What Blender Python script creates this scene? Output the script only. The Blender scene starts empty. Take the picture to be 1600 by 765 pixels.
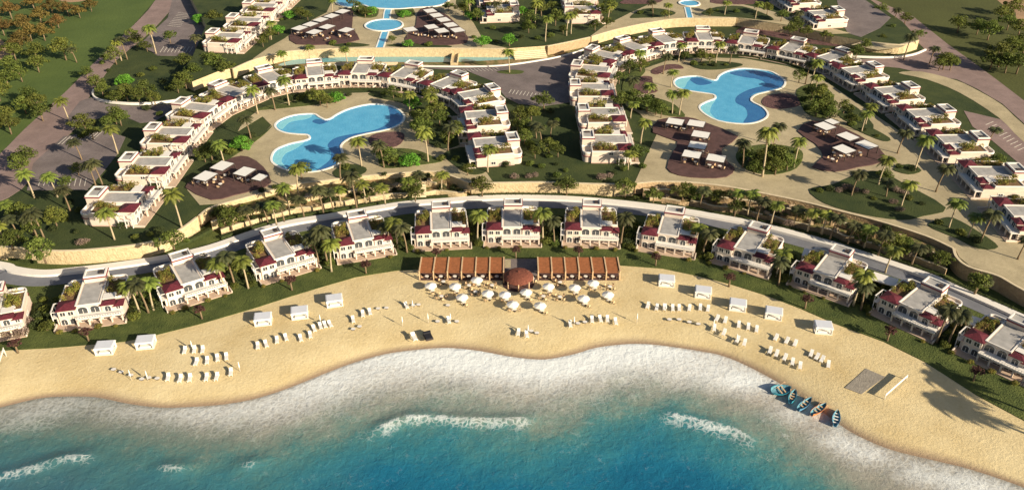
import bpy, bmesh, math, random
import numpy as np
from mathutils import Vector, Matrix
from mathutils.geometry import tessellate_polygon
R = math.radians
rnd = random.Random(11)
C = bpy.data.collections.new("resort"); bpy.context.scene.collection.children.link(C)
scene = bpy.context.scene

# ------------------------------------------------------------------ camera mapping (photo pixel -> place on a level)
CH, CF, CP = 120.0, 1330.0, R(32)
def P(px, py, z=0.0):
    u = (px - 800) / CF; v = (py - 382.5) / CF
    dy = math.cos(CP) - v * math.sin(CP); dz = -math.sin(CP) - v * math.cos(CP)
    t = (CH - z) / -dz
    return Vector((u * t, dy * t, z))
def scale_at(px, py, z=0.0):
    v = (py - 382.5) / CF
    return CF / ((CH - z) / (math.sin(CP) + v * math.cos(CP)))
SUN_AZ = Vector((0.79, -0.61)).normalized(); SUN_EL = R(22)

# ------------------------------------------------------------------ materials
M = {}
def mat(name, col, rough=0.8, var=0.0, scale=1.0, col2=None, bump=0.0, bscale=None, spec=0.3, objvar=0.0, detail=4, coord='Object', trans=0.0, sharp=False, metallic=0.0):
    m = bpy.data.materials.new(name); m.use_nodes = True
    nt = m.node_tree; n = nt.nodes; l = nt.links
    b = n['Principled BSDF']; b.inputs['Roughness'].default_value = rough
    b.inputs['Specular IOR Level'].default_value = spec; b.inputs['Metallic'].default_value = metallic
    if trans: b.inputs['Subsurface Weight'].default_value = 0
    tc = n.new('ShaderNodeTexCoord')
    src = tc.outputs[coord]
    if coord == 'World':
        pass
    last = None
    if var > 0 or col2:
        nz = n.new('ShaderNodeTexNoise'); nz.inputs['Scale'].default_value = scale; nz.inputs['Detail'].default_value = detail; nz.inputs['Roughness'].default_value = .65
        l.new(src, nz.inputs['Vector'])
        cr = n.new('ShaderNodeValToRGB')
        w = .08 if sharp else .2
        cr.color_ramp.elements[0].position = .5 - w; cr.color_ramp.elements[1].position = .5 + w
        c2 = col2 or tuple(min(1, c * (1 + var)) for c in col)
        c1 = col if col2 else tuple(c * (1 - var) for c in col)
        cr.color_ramp.elements[0].color = (*c1, 1); cr.color_ramp.elements[1].color = (*c2, 1)
        l.new(nz.outputs['Fac'], cr.inputs['Fac']); last = cr.outputs['Color']
    else:
        rg = n.new('ShaderNodeRGB'); rg.outputs[0].default_value = (*col, 1); last = rg.outputs[0]
    if objvar:
        oi = n.new('ShaderNodeObjectInfo'); hs = n.new('ShaderNodeHueSaturation')
        mr = n.new('ShaderNodeMapRange'); mr.inputs['To Min'].default_value = 1 - objvar; mr.inputs['To Max'].default_value = 1 + objvar
        l.new(oi.outputs['Random'], mr.inputs['Value']); l.new(mr.outputs[0], hs.inputs['Value'])
        mh = n.new('ShaderNodeMapRange'); mh.inputs['To Min'].default_value = .5 - objvar * .07; mh.inputs['To Max'].default_value = .5 + objvar * .07
        mu = n.new('ShaderNodeMath'); mu.operation = 'MULTIPLY'; mu.inputs[1].default_value = 7.31
        fr = n.new('ShaderNodeMath'); fr.operation = 'FRACT'
        l.new(oi.outputs['Random'], mu.inputs[0]); l.new(mu.outputs[0], fr.inputs[0]); l.new(fr.outputs[0], mh.inputs['Value']); l.new(mh.outputs[0], hs.inputs['Hue'])
        l.new(last, hs.inputs['Color']); last = hs.outputs['Color']
    l.new(last, b.inputs['Base Color'])
    if bump:
        n2 = n.new('ShaderNodeTexNoise'); n2.inputs['Scale'].default_value = bscale or scale * 3; n2.inputs['Detail'].default_value = 3
        l.new(src, n2.inputs['Vector'])
        bp = n.new('ShaderNodeBump'); bp.inputs['Strength'].default_value = bump; bp.inputs['Distance'].default_value = .3
        l.new(n2.outputs['Fac'], bp.inputs['Height']); l.new(bp.outputs[0], b.inputs['Normal'])
    if trans:
        tr = n.new('ShaderNodeBsdfTranslucent'); l.new(last, tr.inputs['Color'])
        mx = n.new('ShaderNodeMixShader'); mx.inputs[0].default_value = trans
        l.new(b.outputs[0], mx.inputs[1]); l.new(tr.outputs[0], mx.inputs[2]); l.new(mx.outputs[0], n['Material Output'].inputs['Surface'])
    M[name] = m; return m

def paving(name, c1, c2, cm, scale, row=.5, rough=.85, big=0.12, stain=.5):
    """block paving with joints and broad weathering"""
    m = bpy.data.materials.new(name); m.use_nodes = True
    nt = m.node_tree; n = nt.nodes; l = nt.links; b = n['Principled BSDF']; b.inputs['Roughness'].default_value = rough; b.inputs['Specular IOR Level'].default_value = .2
    tc = n.new('ShaderNodeTexCoord'); br = n.new('ShaderNodeTexBrick')
    br.inputs['Color1'].default_value = (*c1, 1); br.inputs['Color2'].default_value = (*c2, 1); br.inputs['Mortar'].default_value = (*cm, 1)
    br.inputs['Scale'].default_value = scale; br.inputs['Mortar Size'].default_value = .03; br.inputs['Bias'].default_value = -.1
    l.new(tc.outputs['Object'], br.inputs['Vector'])
    nz = n.new('ShaderNodeTexNoise'); nz.inputs['Scale'].default_value = big; nz.inputs['Detail'].default_value = 8; nz.inputs['Roughness'].default_value = .7
    l.new(tc.outputs['Object'], nz.inputs['Vector'])
    mr = n.new('ShaderNodeMapRange'); mr.inputs['From Min'].default_value = .3; mr.inputs['From Max'].default_value = .7
    mr.inputs['To Min'].default_value = 1 - stain * .5; mr.inputs['To Max'].default_value = 1 + stain * .35; l.new(nz.outputs['Fac'], mr.inputs['Value'])
    mx = n.new('ShaderNodeVectorMath'); mx.operation = 'SCALE'
    l.new(br.outputs['Color'], mx.inputs[0]); l.new(mr.outputs[0], mx.inputs['Scale']); l.new(mx.outputs[0], b.inputs['Base Color'])
    M[name] = m

mat('wall_white', (.62, .525, .44), .85, .09, .35, spec=.2, objvar=.07)
mat('trim_white', (.74, .70, .65), .7, .03, .6)
mat('rose_plaster', (.52, .35, .29), .85, .12, .5)
mat('maroon_tile', (.115, .020, .030), .65, .3, 2.2, bump=.5, bscale=5)
mat('maroon_band', (.19, .045, .055), .7, .15, 1.5)
mat('roof_grey', (.36, .345, .33), .75, .2, .6)
mat('glass', (.05, .055, .06), .12, 0, spec=.6)
mat('door_wood', (.12, .05, .03), .5, .2, 3)
mat('dark_metal', (.06, .045, .04), .5)
mat('soil', (.17, .10, .05), .95, .3, 1.2)
mat('garden_leaf', (.10, .16, .02), .8, .3, .8, col2=(.28, .18, .05), objvar=.2, trans=.2)
mat('leaf_olive', (.055, .085, .016), .75, .3, .5, col2=(.17, .19, .035), objvar=.28, trans=.3)
mat('leaf_lime', (.08, .21, .02), .7, .3, .5, col2=(.19, .43, .05), objvar=.12, trans=.35)
mat('leaf_plum', (.05, .022, .022), .75, .3, 1, col2=(.12, .05, .04), trans=.2)
mat('leaf_pink', (.30, .20, .19), .75, .3, 1, col2=(.16, .14, .07), trans=.2)
mat('palm_leaf', (.10, .14, .02), .55, .3, .7, col2=(.28, .31, .06), objvar=.25, trans=.28, spec=.45)
mat('palm_dark', (.045, .055, .02), .6, .3, .7, col2=(.11, .11, .045), objvar=.25, trans=.25)
mat('bark', (.21, .15, .09), .9, .3, 3, bump=.5, bscale=8)
mat('bark_pale', (.42, .34, .22), .9, .25, 3, bump=.5, bscale=8)
mat('hedge_leaf', (.022, .036, .010), .8, .3, 1.5, col2=(.06, .075, .02), trans=.15)
mat('lawn', (.035, .055, .012), .95, .3, .22, col2=(.105, .125, .030), bump=.9, bscale=3.0, detail=8)
mat('lawn_dark', (.020, .036, .010), .95, .3, .12, col2=(.060, .075, .020), bump=.6, bscale=2.5, detail=8)
mat('lawn_olive', (.055, .060, .016), .95, .3, .03, col2=(.085, .095, .024), bump=.5, bscale=1.0, detail=9)
mat('bare_soil', (.26, .17, .10), .95, .3, .1, col2=(.42, .27, .16), bump=.4, bscale=1.2, detail=8)
mat('terrace_soil', (.30, .20, .10), .95, .3, .28, col2=(.11, .115, .035), bump=.8, bscale=1.6, detail=8, sharp=True)
mat('stone_wall', (.42, .32, .18), .9, .3, .9, col2=(.62, .50, .31), bump=.8, bscale=2.0, detail=8)
mat('stone_brown', (.32, .22, .13), .9, .3, .9, col2=(.46, .34, .20), bump=.8, bscale=2.0, detail=8)
mat('coping_stone', (.60, .50, .34), .8, .15, 1.0)
mat('road_shaded', (.17, .175, .20), .8, .12, .3, bump=.1, bscale=2)  # pale road; the shadow of villas and trees is put into its colour
mat('kerb', (.68, .64, .56), .8, .08, 1)
mat('pool_coping', (.80, .78, .72), .6, .05, 2)
mat('canvas', (.86, .84, .80), .7, .03, 1, trans=.15)
mat('curtain', (.80, .79, .78), .8, .04, 1, trans=.2)
mat('timber_red', (.25, .095, .04), .7, .25, 1.4, bump=.3, bscale=5)
mat('timber_pale', (.58, .40, .24), .7, .15, 2)
mat('thatch_red', (.17, .055, .035), .85, .35, 3.0, bump=.8, bscale=7)
mat('deck_maroon', (.095, .052, .048), .75, .25, .5, bump=.2, bscale=4)
mat('bed_purple', (.125, .065, .062), .9, .4, .9, bump=.9, bscale=3, detail=7)
mat('rock', (.24, .17, .11), .9, .3, .8, col2=(.42, .32, .20), bump=.8, bscale=2)
mat('cushion_dark', (.02, .02, .025), .7)
mat('patch_grey', (.27, .24, .20), .9, .2, 1.2, bump=.3, bscale=3, detail=8)
mat('boat_teal', (.04, .27, .36), .4, .15, 2)
mat('boat_blue', (.10, .26, .42), .4, .15, 2)
mat('boat_orange', (.55, .19, .06), .4, .15, 2)
mat('boat_inside', (.10, .24, .30), .6, .4, 1.5)
mat('canvas_grey', (.60, .62, .68), .8, .04, 1)
mat('lawn_golf', (.052, .085, .018), .95, .3, .03, col2=(.095, .135, .030), bump=.5, bscale=1.0, detail=9)
mat('leaf_brown', (.10, .075, .02), .75, .3, .5, col2=(.22, .14, .04), objvar=.25, trans=.3)
mat('table_wood', (.35, .25, .18), .6)
paving('paving_beige', (.50, .42, .27), (.42, .35, .22), (.30, .25, .16), 1.0)
paving('paving_car', (.235, .195, .185), (.19, .155, .155), (.12, .10, .10), .7, stain=.6)
paving('paving_road', (.30, .215, .195), (.26, .185, .17), (.2, .15, .14), .8, stain=.5)
paving('paving_terrace', (.56, .42, .32), (.50, .37, .28), (.4, .3, .22), 1.4, stain=.2)

# ------------------------------------------------------------------ basic builders
def tag(o, label=None, cat=None, group=None, kind=None):
    if label: o['label'] = label
    if cat: o['category'] = cat
    if group: o['group'] = group
    if kind: o['kind'] = kind
    return o
def link(name, me, mats, parent=None, loc=None):
    for m in mats: me.materials.append(M[m])
    o = bpy.data.objects.new(name, me); C.objects.link(o)
    if parent: o.parent = parent
    if loc is not None: o.location = loc
    return o
def empty(name, loc=(0, 0, 0), rz=0.0, s=(1, 1, 1)):
    o = bpy.data.objects.new(name, None); C.objects.link(o); o.location = loc; o.rotation_euler = (0, 0, rz); o.scale = s
    o.empty_display_size = .5; return o
def copy_tree(o, parent=None):
    c = o.copy(); C.objects.link(c); c.parent = parent
    for k in ('label', 'category', 'group'):
        if parent is None and k in c: del c[k]
    for ch in o.children: copy_tree(ch, c)
    return c

class MB:
    def __init__(s): s.v = []; s.f = []; s.m = []; s.smooth = []
    def add(s, vs, fs, mi=0, sm=False):
        b = len(s.v); s.v += [tuple(v) for v in vs]
        for f in fs: s.f.append(tuple(b + i for i in f)); s.m.append(mi); s.smooth.append(sm)
    def box(s, x0, x1, y0, y1, z0, z1, mi=0, rz=0, piv=None):
        vs = [(x, y, z) for z in (z0, z1) for x, y in ((x0, y0), (x1, y0), (x1, y1), (x0, y1))]
        if rz:
            px, py = piv or ((x0 + x1) / 2, (y0 + y1) / 2); c, sn = math.cos(rz), math.sin(rz)
            vs = [(px + (x - px) * c - (y - py) * sn, py + (x - px) * sn + (y - py) * c, z) for x, y, z in vs]
        s.add(vs, [(3, 2, 1, 0), (4, 5, 6, 7), (0, 1, 5, 4), (1, 2, 6, 5), (2, 3, 7, 6), (3, 0, 4, 7)], mi)
    def prism(s, pts, z0, z1, mi=0, mside=None, bottom=True):
        n = len(pts); a = sum(pts[i][0] * pts[(i + 1) % n][1] - pts[(i + 1) % n][0] * pts[i][1] for i in range(n))
        if a < 0: pts = pts[::-1]
        vs = [(p[0], p[1], z0) for p in pts] + [(p[0], p[1], z1) for p in pts]
        tri = tessellate_polygon([[Vector((p[0], p[1], 0)) for p in pts]])
        fs = []
        for t in tri:
            p0, p1, p2 = (pts[i] for i in t)
            if (p1[0] - p0[0]) * (p2[1] - p0[1]) - (p1[1] - p0[1]) * (p2[0] - p0[0]) < 0: t = (t[0], t[2], t[1])
            fs.append(tuple(i + n for i in t))
        s.add(vs, fs, mi)
        b = len(s.v) - 2 * n
        for i in range(n):
            j = (i + 1) % n; s.f.append((b + i, b + j, b + n + j, b + n + i)); s.m.append(mi if mside is None else mside); s.smooth.append(False)
        if bottom:
            for t in fs: s.f.append(tuple(b + (i - n) for i in reversed(t))); s.m.append(mi); s.smooth.append(False)
    def tube(s, pts, rads, n=8, mi=0, cap=True):
        b = len(s.v); pts = [Vector(p) for p in pts]
        for i, p in enumerate(pts):
            d = (pts[min(i + 1, len(pts) - 1)] - pts[max(i - 1, 0)]).normalized()
            a = d.orthogonal().normalized() if abs(d.z) < .9 else Vector((1, 0, 0)).cross(d).normalized()
            c = d.cross(a)
            for k in range(n):
                t = 2 * math.pi * k / n
                s.v.append(tuple(p + (a * math.cos(t) + c * math.sin(t)) * rads[i]))
        for i in range(len(pts) - 1):
            for k in range(n):
                k2 = (k + 1) % n
                s.f.append((b + i * n + k, b + i * n + k2, b + (i + 1) * n + k2, b + (i + 1) * n + k)); s.m.append(mi); s.smooth.append(True)
        if cap:
            s.f.append(tuple(b + (len(pts) - 1) * n + k for k in range(n))); s.m.append(mi); s.smooth.append(False)
            s.f.append(tuple(b + k for k in reversed(range(n)))); s.m.append(mi); s.smooth.append(False)
    def hip(s, x0, x1, y0, y1, z, h, over=.35, mi=0):
        x0 -= over; x1 += over; y0 -= over; y1 += over
        w, d = x1 - x0, y1 - y0; k = min(w, d) / 2 * .98
        if w >= d: a, b = (x0 + k, (y0 + y1) / 2), (x1 - k, (y0 + y1) / 2)
        else: a, b = ((x0 + x1) / 2, y0 + k), ((x0 + x1) / 2, y1 - k)
        vs = [(x0, y0, z), (x1, y0, z), (x1, y1, z), (x0, y1, z), (x0, y0, z + .14), (x1, y0, z + .14), (x1, y1, z + .14), (x0, y1, z + .14), (*a, z + h), (*b, z + h)]
        fs = [(3, 2, 1, 0), (0, 1, 5, 4), (1, 2, 6, 5), (2, 3, 7, 6), (3, 0, 4, 7)]
        if w >= d: fs += [(4, 5, 9, 8), (5, 6, 9), (6, 7, 8, 9), (7, 4, 8)]
        else: fs += [(4, 5, 8), (5, 6, 9, 8), (6, 7, 9), (7, 4, 8, 9)]
        s.add(vs, fs, mi)
    def ring(s, x0, x1, y0, y1, z0, z1, t=.2, mi=0):
        s.box(x0, x1, y0, y0 + t, z0, z1, mi); s.box(x0, x1, y1 - t, y1, z0, z1, mi)
        s.box(x0, x0 + t, y0 + t, y1 - t, z0, z1, mi); s.box(x1 - t, x1, y0 + t, y1 - t, z0, z1, mi)
    def mesh(s, name):
        me = bpy.data.meshes.new(name); me.from_pydata(s.v, [], s.f)
        me.polygons.foreach_set('material_index', s.m); me.polygons.foreach_set('use_smooth', s.smooth); me.update(); return me
    def build(s, name, mats, parent=None, loc=None):
        return link(name, s.mesh(name), mats if isinstance(mats, (list, tuple)) else [mats], parent, loc)

def spline(pts, n=6, closed=False):
    pts = [Vector((p[0], p[1], 0)) for p in pts]; out = []; N = len(pts)
    for i in range(N if closed else N - 1):
        g = (lambda k: pts[k % N]) if closed else (lambda k: pts[max(0, min(N - 1, k))])
        p0, p1, p2, p3 = g(i - 1), g(i), g(i + 1), g(i + 2)
        for k in range(n):
            t = k / n
            q = .5 * ((2 * p1) + (p2 - p0) * t + (2 * p0 - 5 * p1 + 4 * p2 - p3) * t * t + (3 * p1 - p0 - 3 * p2 + p3) * t ** 3)
            out.append((q.x, q.y))
    if not closed: out.append((pts[-1].x, pts[-1].y))
    return out
def W(pts, z, smooth=0, closed=True):
    w = [P(a, b, z) for a, b in pts]; w = [(p.x, p.y) for p in w]
    return spline(w, smooth, closed) if smooth else w
def sheet_holes(name, outer, holes, z, m, skirt=0.0, kind='structure', mside=None):
    loops = [outer] + holes
    allp = [p for lp in loops for p in lp]
    tri = tessellate_polygon([[Vector((p[0], p[1], 0)) for p in lp] for lp in loops])
    mb = MB(); fs = []
    for t in tri:
        p0, p1, p2 = (allp[i] for i in t)
        a = (p1[0] - p0[0]) * (p2[1] - p0[1]) - (p1[1] - p0[1]) * (p2[0] - p0[0])
        if abs(a) < 1e-9: continue
        fs.append(tuple(t) if a > 0 else (t[0], t[2], t[1]))
    mb.add([(p[0], p[1], z) for p in allp], fs)
    if skirt:
        n = len(outer); ar = sum(outer[i][0] * outer[(i + 1) % n][1] - outer[(i + 1) % n][0] * outer[i][1] for i in range(n))
        o = outer if ar > 0 else outer[::-1]
        for i in range(n):
            a, b = o[i], o[(i + 1) % n]
            mb.add([(a[0], a[1], z - skirt), (b[0], b[1], z - skirt), (b[0], b[1], z), (a[0], a[1], z)], [(0, 1, 2, 3)], 0 if mside is None else 1)
    o = mb.build(name, [m] if mside is None else [m, mside]); tag(o, kind=kind); return o
def sheet(name, px, z, m, smooth=0, skirt=.1, kind='structure'):
    return sheet_holes(name, W(px, z, smooth), [], z, m, skirt, kind)
def offset_line(w, d, closed=False):
    out = []; n = len(w)
    for i in range(n):
        a = w[(i - 1) % n] if closed else w[max(0, i - 1)]; b = w[(i + 1) % n] if closed else w[min(n - 1, i + 1)]
        t = Vector((b[0] - a[0], b[1] - a[1]))
        if t.length < 1e-6: t = Vector((1, 0))
        t.normalize(); out.append((w[i][0] - t.y * d, w[i][1] + t.x * d))
    return out
def ribbon(mb, w, width, z0, z1, mi=0, closed=False):
    """a solid strip of the given width centred on a world polyline"""
    a = offset_line(w, width / 2, closed); b = offset_line(w, -width / 2, closed); n = len(w)
    vs = [(p[0], p[1], z) for z in (z0, z1) for L in (a, b) for p in L]
    fs = []
    for i in range(n if closed else n - 1):
        j = (i + 1) % n
        fs += [(2 * n + j, 2 * n + i, 3 * n + i, 3 * n + j), (i, j, 2 * n + j, 2 * n + i)[::-1], (n + i, n + j, 3 * n + j, 3 * n + i)]
    if not closed: fs += [(0, n, 3 * n, 2 * n), (n - 1, 2 * n - 1, 4 * n - 1, 3 * n - 1)[::-1]]
    mb.add(vs, fs, mi)

ORD = 'first second third fourth fifth sixth seventh eighth ninth tenth eleventh twelfth thirteenth fourteenth fifteenth sixteenth seventeenth eighteenth nineteenth twentieth'.split()
def ordn(i):
    if i < 20: return ORD[i]
    t = {2: 'twenty', 3: 'thirty', 4: 'forty'}[(i + 1) // 10]; r = (i + 1) % 10
    return (t + ' ' + ORD[r - 1]) if r else {2: 'twentieth', 3: 'thirtieth', 4: 'fortieth'}[(i + 1) // 10]
def label_rank(items, fmt):
    """items: list of (object, px); fmt has {n}: ranks from the left in the photo"""
    items = sorted(items, key=lambda t: t[1]); N = len(items)
    for i, (o, _) in enumerate(items):
        o['label'] = fmt.format(n='leftmost' if i == 0 and N > 1 else ('rightmost' if i == N - 1 and N > 2 else ordn(i) + ' from left'))

# ------------------------------------------------------------------ shoreline, sand, sea
SH = [(-520, 760), (-300, 700), (-150, 668), (-60, 650), (0, 636), (60, 622), (100, 619), (150, 620), (200, 630), (250, 636), (300, 635), (350, 631), (400, 622), (450, 606), (500, 586), (550, 567), (600, 553), (650, 546), (700, 543), (750, 548), (800, 557), (850, 561), (900, 552), (930, 543), (980, 537), (1022, 538), (1087, 547), (1137, 558), (1200, 588), (1260, 625), (1318, 667), (1357, 688), (1396, 703), (1461, 719), (1514, 732), (1600, 761), (1750, 820), (1950, 900)]
LE = [(-520, 590), (-300, 566), (-150, 553), (0, 547), (78, 543), (136, 538), (193, 533), (246, 522), (314, 505), (400, 480), (452, 463), (505, 447), (557, 432), (620, 422), (655, 420), (800, 417), (968, 414), (1035, 419), (1088, 430), (1140, 443), (1200, 462), (1252, 482), (1305, 505), (1383, 534), (1446, 565), (1527, 617), (1600, 656), (1750, 745), (1950, 850)]
def interp(L, x):
    for a, b in zip(L, L[1:]):
        if a[0] <= x <= b[0]: return a[1] + (b[1] - a[1]) * (x - a[0]) / (b[0] - a[0])
    return L[0][1] if x < L[0][0] else L[-1][1]
LAWN_Z = 1.2
def np_dist(X, Y, poly):
    D = np.full(X.shape, 1e9)
    for (ax, ay), (bx, by) in zip(poly, poly[1:]):
        dx, dy = bx - ax, by - ay; L2 = dx * dx + dy * dy + 1e-9
        t = np.clip(((X - ax) * dx + (Y - ay) * dy) / L2, 0, 1)
        D = np.minimum(D, np.hypot(X - ax - t * dx, Y - ay - t * dy))
    return D
shore_w = spline(W(SH, 0, closed=False), 6)
lawn_w = W(LE, LAWN_Z, closed=False)
def grid_mesh(name, X, Y, Z, attrs, mats):
    ny, nx = X.shape
    v = np.stack([X, Y, Z], -1).reshape(-1, 3)
    idx = np.arange(nx * ny).reshape(ny, nx)
    f = np.stack([idx[:-1, :-1], idx[:-1, 1:], idx[1:, 1:], idx[1:, :-1]], -1).reshape(-1, 4)
    me = bpy.data.meshes.new(name); me.from_pydata(v.tolist(), [], f.tolist())
    for k, a in attrs.items():
        at = me.attributes.new(k, 'FLOAT', 'POINT'); at.data.foreach_set('value', a.reshape(-1).astype(np.float32))
    me.polygons.foreach_set('use_smooth', [True] * len(me.polygons)); me.update()
    return link(name, me, mats)

def sand_material():
    m = bpy.data.materials.new('sand'); m.use_nodes = True; nt = m.node_tree; n = nt.nodes; l = nt.links; b = n['Principled BSDF']
    b.inputs['Specular IOR Level'].default_value = .15
    tc = n.new('ShaderNodeTexCoord'); at = n.new('ShaderNodeAttribute'); at.attribute_name = 'wet'
    nz = n.new('ShaderNodeTexNoise'); nz.inputs['Scale'].default_value = .06; nz.inputs['Detail'].default_value = 10; nz.inputs['Roughness'].default_value = .72
    l.new(tc.outputs['Object'], nz.inputs['Vector'])
    cr = n.new('ShaderNodeValToRGB'); e = cr.color_ramp.elements
    e[0].position = .3; e[0].color = (.53, .405, .205, 1); e[1].position = .7; e[1].color = (.70, .58, .345, 1)
    nf = n.new('ShaderNodeTexNoise'); nf.inputs['Scale'].default_value = 2.2; nf.inputs['Detail'].default_value = 6; nf.inputs['Roughness'].default_value = .8
    l.new(tc.outputs['Object'], nf.inputs['Vector'])
    ad = n.new('ShaderNodeMath'); ad.operation = 'MULTIPLY_ADD'; ad.inputs[1].default_value = .55; l.new(nf.outputs['Fac'], ad.inputs[0])
    sb = n.new('ShaderNodeMath'); sb.operation = 'SUBTRACT'; sb.inputs[1].default_value = .25; l.new(nz.outputs['Fac'], sb.inputs[0]); l.new(sb.outputs[0], ad.inputs[2])
    l.new(ad.outputs[0], cr.inputs['Fac'])
    mx = n.new('ShaderNodeMix'); mx.data_type = 'RGBA'
    mx.inputs['B'].default_value = (.30, .215, .145, 1); l.new(cr.outputs['Color'], mx.inputs['A']); l.new(at.outputs['Fac'], mx.inputs['Factor']); l.new(mx.outputs['Result'], b.inputs['Base Color'])
    rr = n.new('ShaderNodeMapRange'); rr.inputs['To Min'].default_value = .95; rr.inputs['To Max'].default_value = .3; l.new(at.outputs['Fac'], rr.inputs['Value']); l.new(rr.outputs[0], b.inputs['Roughness'])
    n1 = n.new('ShaderNodeTexNoise'); n1.inputs['Scale'].default_value = 1.3; n1.inputs['Detail'].default_value = 9; n1.inputs['Roughness'].default_value = .75
    l.new(tc.outputs['Object'], n1.inputs['Vector'])
    bp = n.new('ShaderNodeBump'); bp.inputs['Strength'].default_value = .55; bp.inputs['Distance'].default_value = .35
    l.new(n1.outputs['Fac'], bp.inputs['Height']); l.new(bp.outputs[0], b.inputs['Normal'])
    M['sand'] = m
sand_material()
xs = np.array([-520 + 10 * i for i in range(248)]); rows = []
shp = spline(SH, 6)
for t in [-.9, -.5, -.25, -.1, -.04, 0, .015, .03, .05, .08, .12, .2, .35, .55, .75, .9, 1.0, 1.03]:
    r = []
    for x in xs:
        s, e = interp(shp, x), interp(LE, x)
        if t < 0: y = s - t * 120; z = 2.4 * t
        else: y = s + (e - s) * t; z = 0.0
        if t >= 0:
            w = P(x, y, 0); d = min(1.0, t * (abs(s - e) / 8.0) / 9.0); z = 1.08 * (1 - (1 - d) ** 2)
        p = P(x, y, z); r.append((p.x, p.y, z))
    rows.append(r)
G = np.array(rows)
dsh = np_dist(G[..., 0], G[..., 1], shore_w)
rr_ = np.random.RandomState(3)
wob = np.interp(np.arange(G.shape[1]), np.arange(0, G.shape[1], 6), rr_.uniform(1.2, 2.4, len(np.arange(0, G.shape[1], 6))))
wet = np.clip(1 - (dsh - .3) / wob[None, :], 0, 1); wet[:5] = 1
sand = grid_mesh('beach', G[..., 0], G[..., 1], G[..., 2], {'wet': wet}, ['sand']); tag(sand, kind='structure')

# sea: one sheet; attributes depth (0 at the shore, 1 where the teal starts), foam
TEAL = [(-520, 860), (-200, 720), (0, 680), (120, 672), (250, 695), (400, 705), (500, 682), (560, 662), (620, 650), (720, 655), (850, 668), (920, 645), (1000, 628), (1080, 640), (1150, 665), (1220, 700), (1300, 760), (1400, 850), (1700, 1150), (1900, 1300)]
CREST = [[(640, 612), (700, 606), (760, 612), (800, 622)], [(930, 592), (990, 588), (1040, 600)], [(1240, 690), (1280, 722), (1330, 742)], [(1160, 640), (1215, 668), (1260, 704)], [(420, 668), (470, 656), (520, 632)], [(900, 700), (960, 706), (1010, 702)], [(-80, 765), (-30, 748), (20, 738), (60, 727), (100, 715), (140, 713), (165, 722)], [(225, 727), (270, 729), (320, 733)], [(350, 730), (400, 722), (430, 726)], [(565, 678), (600, 664), (640, 651), (700, 652), (740, 655), (800, 655), (850, 652)], [(1020, 640), (1060, 648), (1100, 658), (1150, 672), (1195, 698)]]
gx = np.concatenate([np.linspace(-900, -180, 25), np.arange(-170, 170, .7), np.linspace(180, 900, 25)])
gy = np.concatenate([np.linspace(-900, 30, 25), np.linspace(38, 78, 14), np.arange(80, 176, .6), np.linspace(182, 240, 6)])
GX, GY = np.meshgrid(gx, gy)
ds = np_dist(GX, GY, shore_w); teal_w = spline(W(TEAL, 0, closed=False), 4); dt = np_dist(GX, GY, teal_w)
ti = np.interp(GX, [p[0] for p in teal_w], [p[1] for p in teal_w])
off = GY < ti
depth = np.where(off, 1 + dt / 20.0, ds / (ds + dt + 1e-6)); depth = np.clip(depth, 0, 3)
foam = np.zeros_like(GX); hgt = np.zeros_like(GX)
for i, cpx in enumerate(CREST):
    w = spline(W(cpx, 0, closed=False), 6); d = np_dist(GX, GY, w)
    ends = np.minimum(np.hypot(GX - w[0][0], GY - w[0][1]), np.hypot(GX - w[-1][0], GY - w[-1][1]))
    yi = np.interp(GX, [p[0] for p in w], [p[1] for p in w]); sea = yi - GY
    wd = [1.6, 1.6, 2.0, 2.0, 1.8, 1.2, 2.8, 1.8, 2.2, 3.6, 4.0][i]
    g = np.where(sea > 0, np.exp(-(d / wd) ** 2), np.exp(-(d / .45) ** 2)); foam = np.maximum(foam, g * np.clip(.25 + ends / 6, 0, 1) * [.5, .5, .6, .6, .5, .4, .8, .75, .7, .95, 1.0][i])
    hgt = np.maximum(hgt, (.5 if i > 5 else .12) * np.exp(-(d / 1.6) ** 2) * np.clip(ends / 5, 0, 1))
side = np.clip((np.abs(GX - 8) - 20) / 40, 0, 1)
wash = np.exp(-(ds / (8.5 - 3.5 * side)) ** 2) * (.74 - .34 * side) + .50 * np.exp(-((GX - 5) / 38) ** 2) * np.exp(-(ds / 17) ** 2)
for bx, by, br, ba in ((30, 660, 7, .40), (90, 640, 6, .30), (180, 650, 7, .16), (290, 650, 8, .26), (370, 655, 8, .26), (450, 640, 9, .34), (520, 610, 9, .34), (600, 590, 10, .22), (700, 580, 12, .20), (1000, 575, 12, .22), (1100, 590, 8, .36), (1160, 600, 6, .45), (1230, 650, 5, .35), (1300, 690, 4.5, .45), (1350, 712, 5, .50), (1430, 742, 5, .45), (1500, 760, 6, .55), (1560, 775, 6, .4)):
    q = P(bx, by, 0); wash = wash + ba * np.exp(-((GX - q.x) ** 2 + ((GY - q.y) * 1.6) ** 2) / br ** 2)
wash = wash * np.clip(ds / .5, .55, 1) * (1 - .35 * np.clip((-GX - 60) / 60, 0, 1))
ph = GX * .35 + GY * .9
Z = .05 * np.sin(ph * .55 + np.sin(GX * .11) * 1.8) + .03 * np.sin(GX * .5 - GY * .6)
Z = Z * np.clip(ds / 12, 0, 1) + hgt
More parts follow.
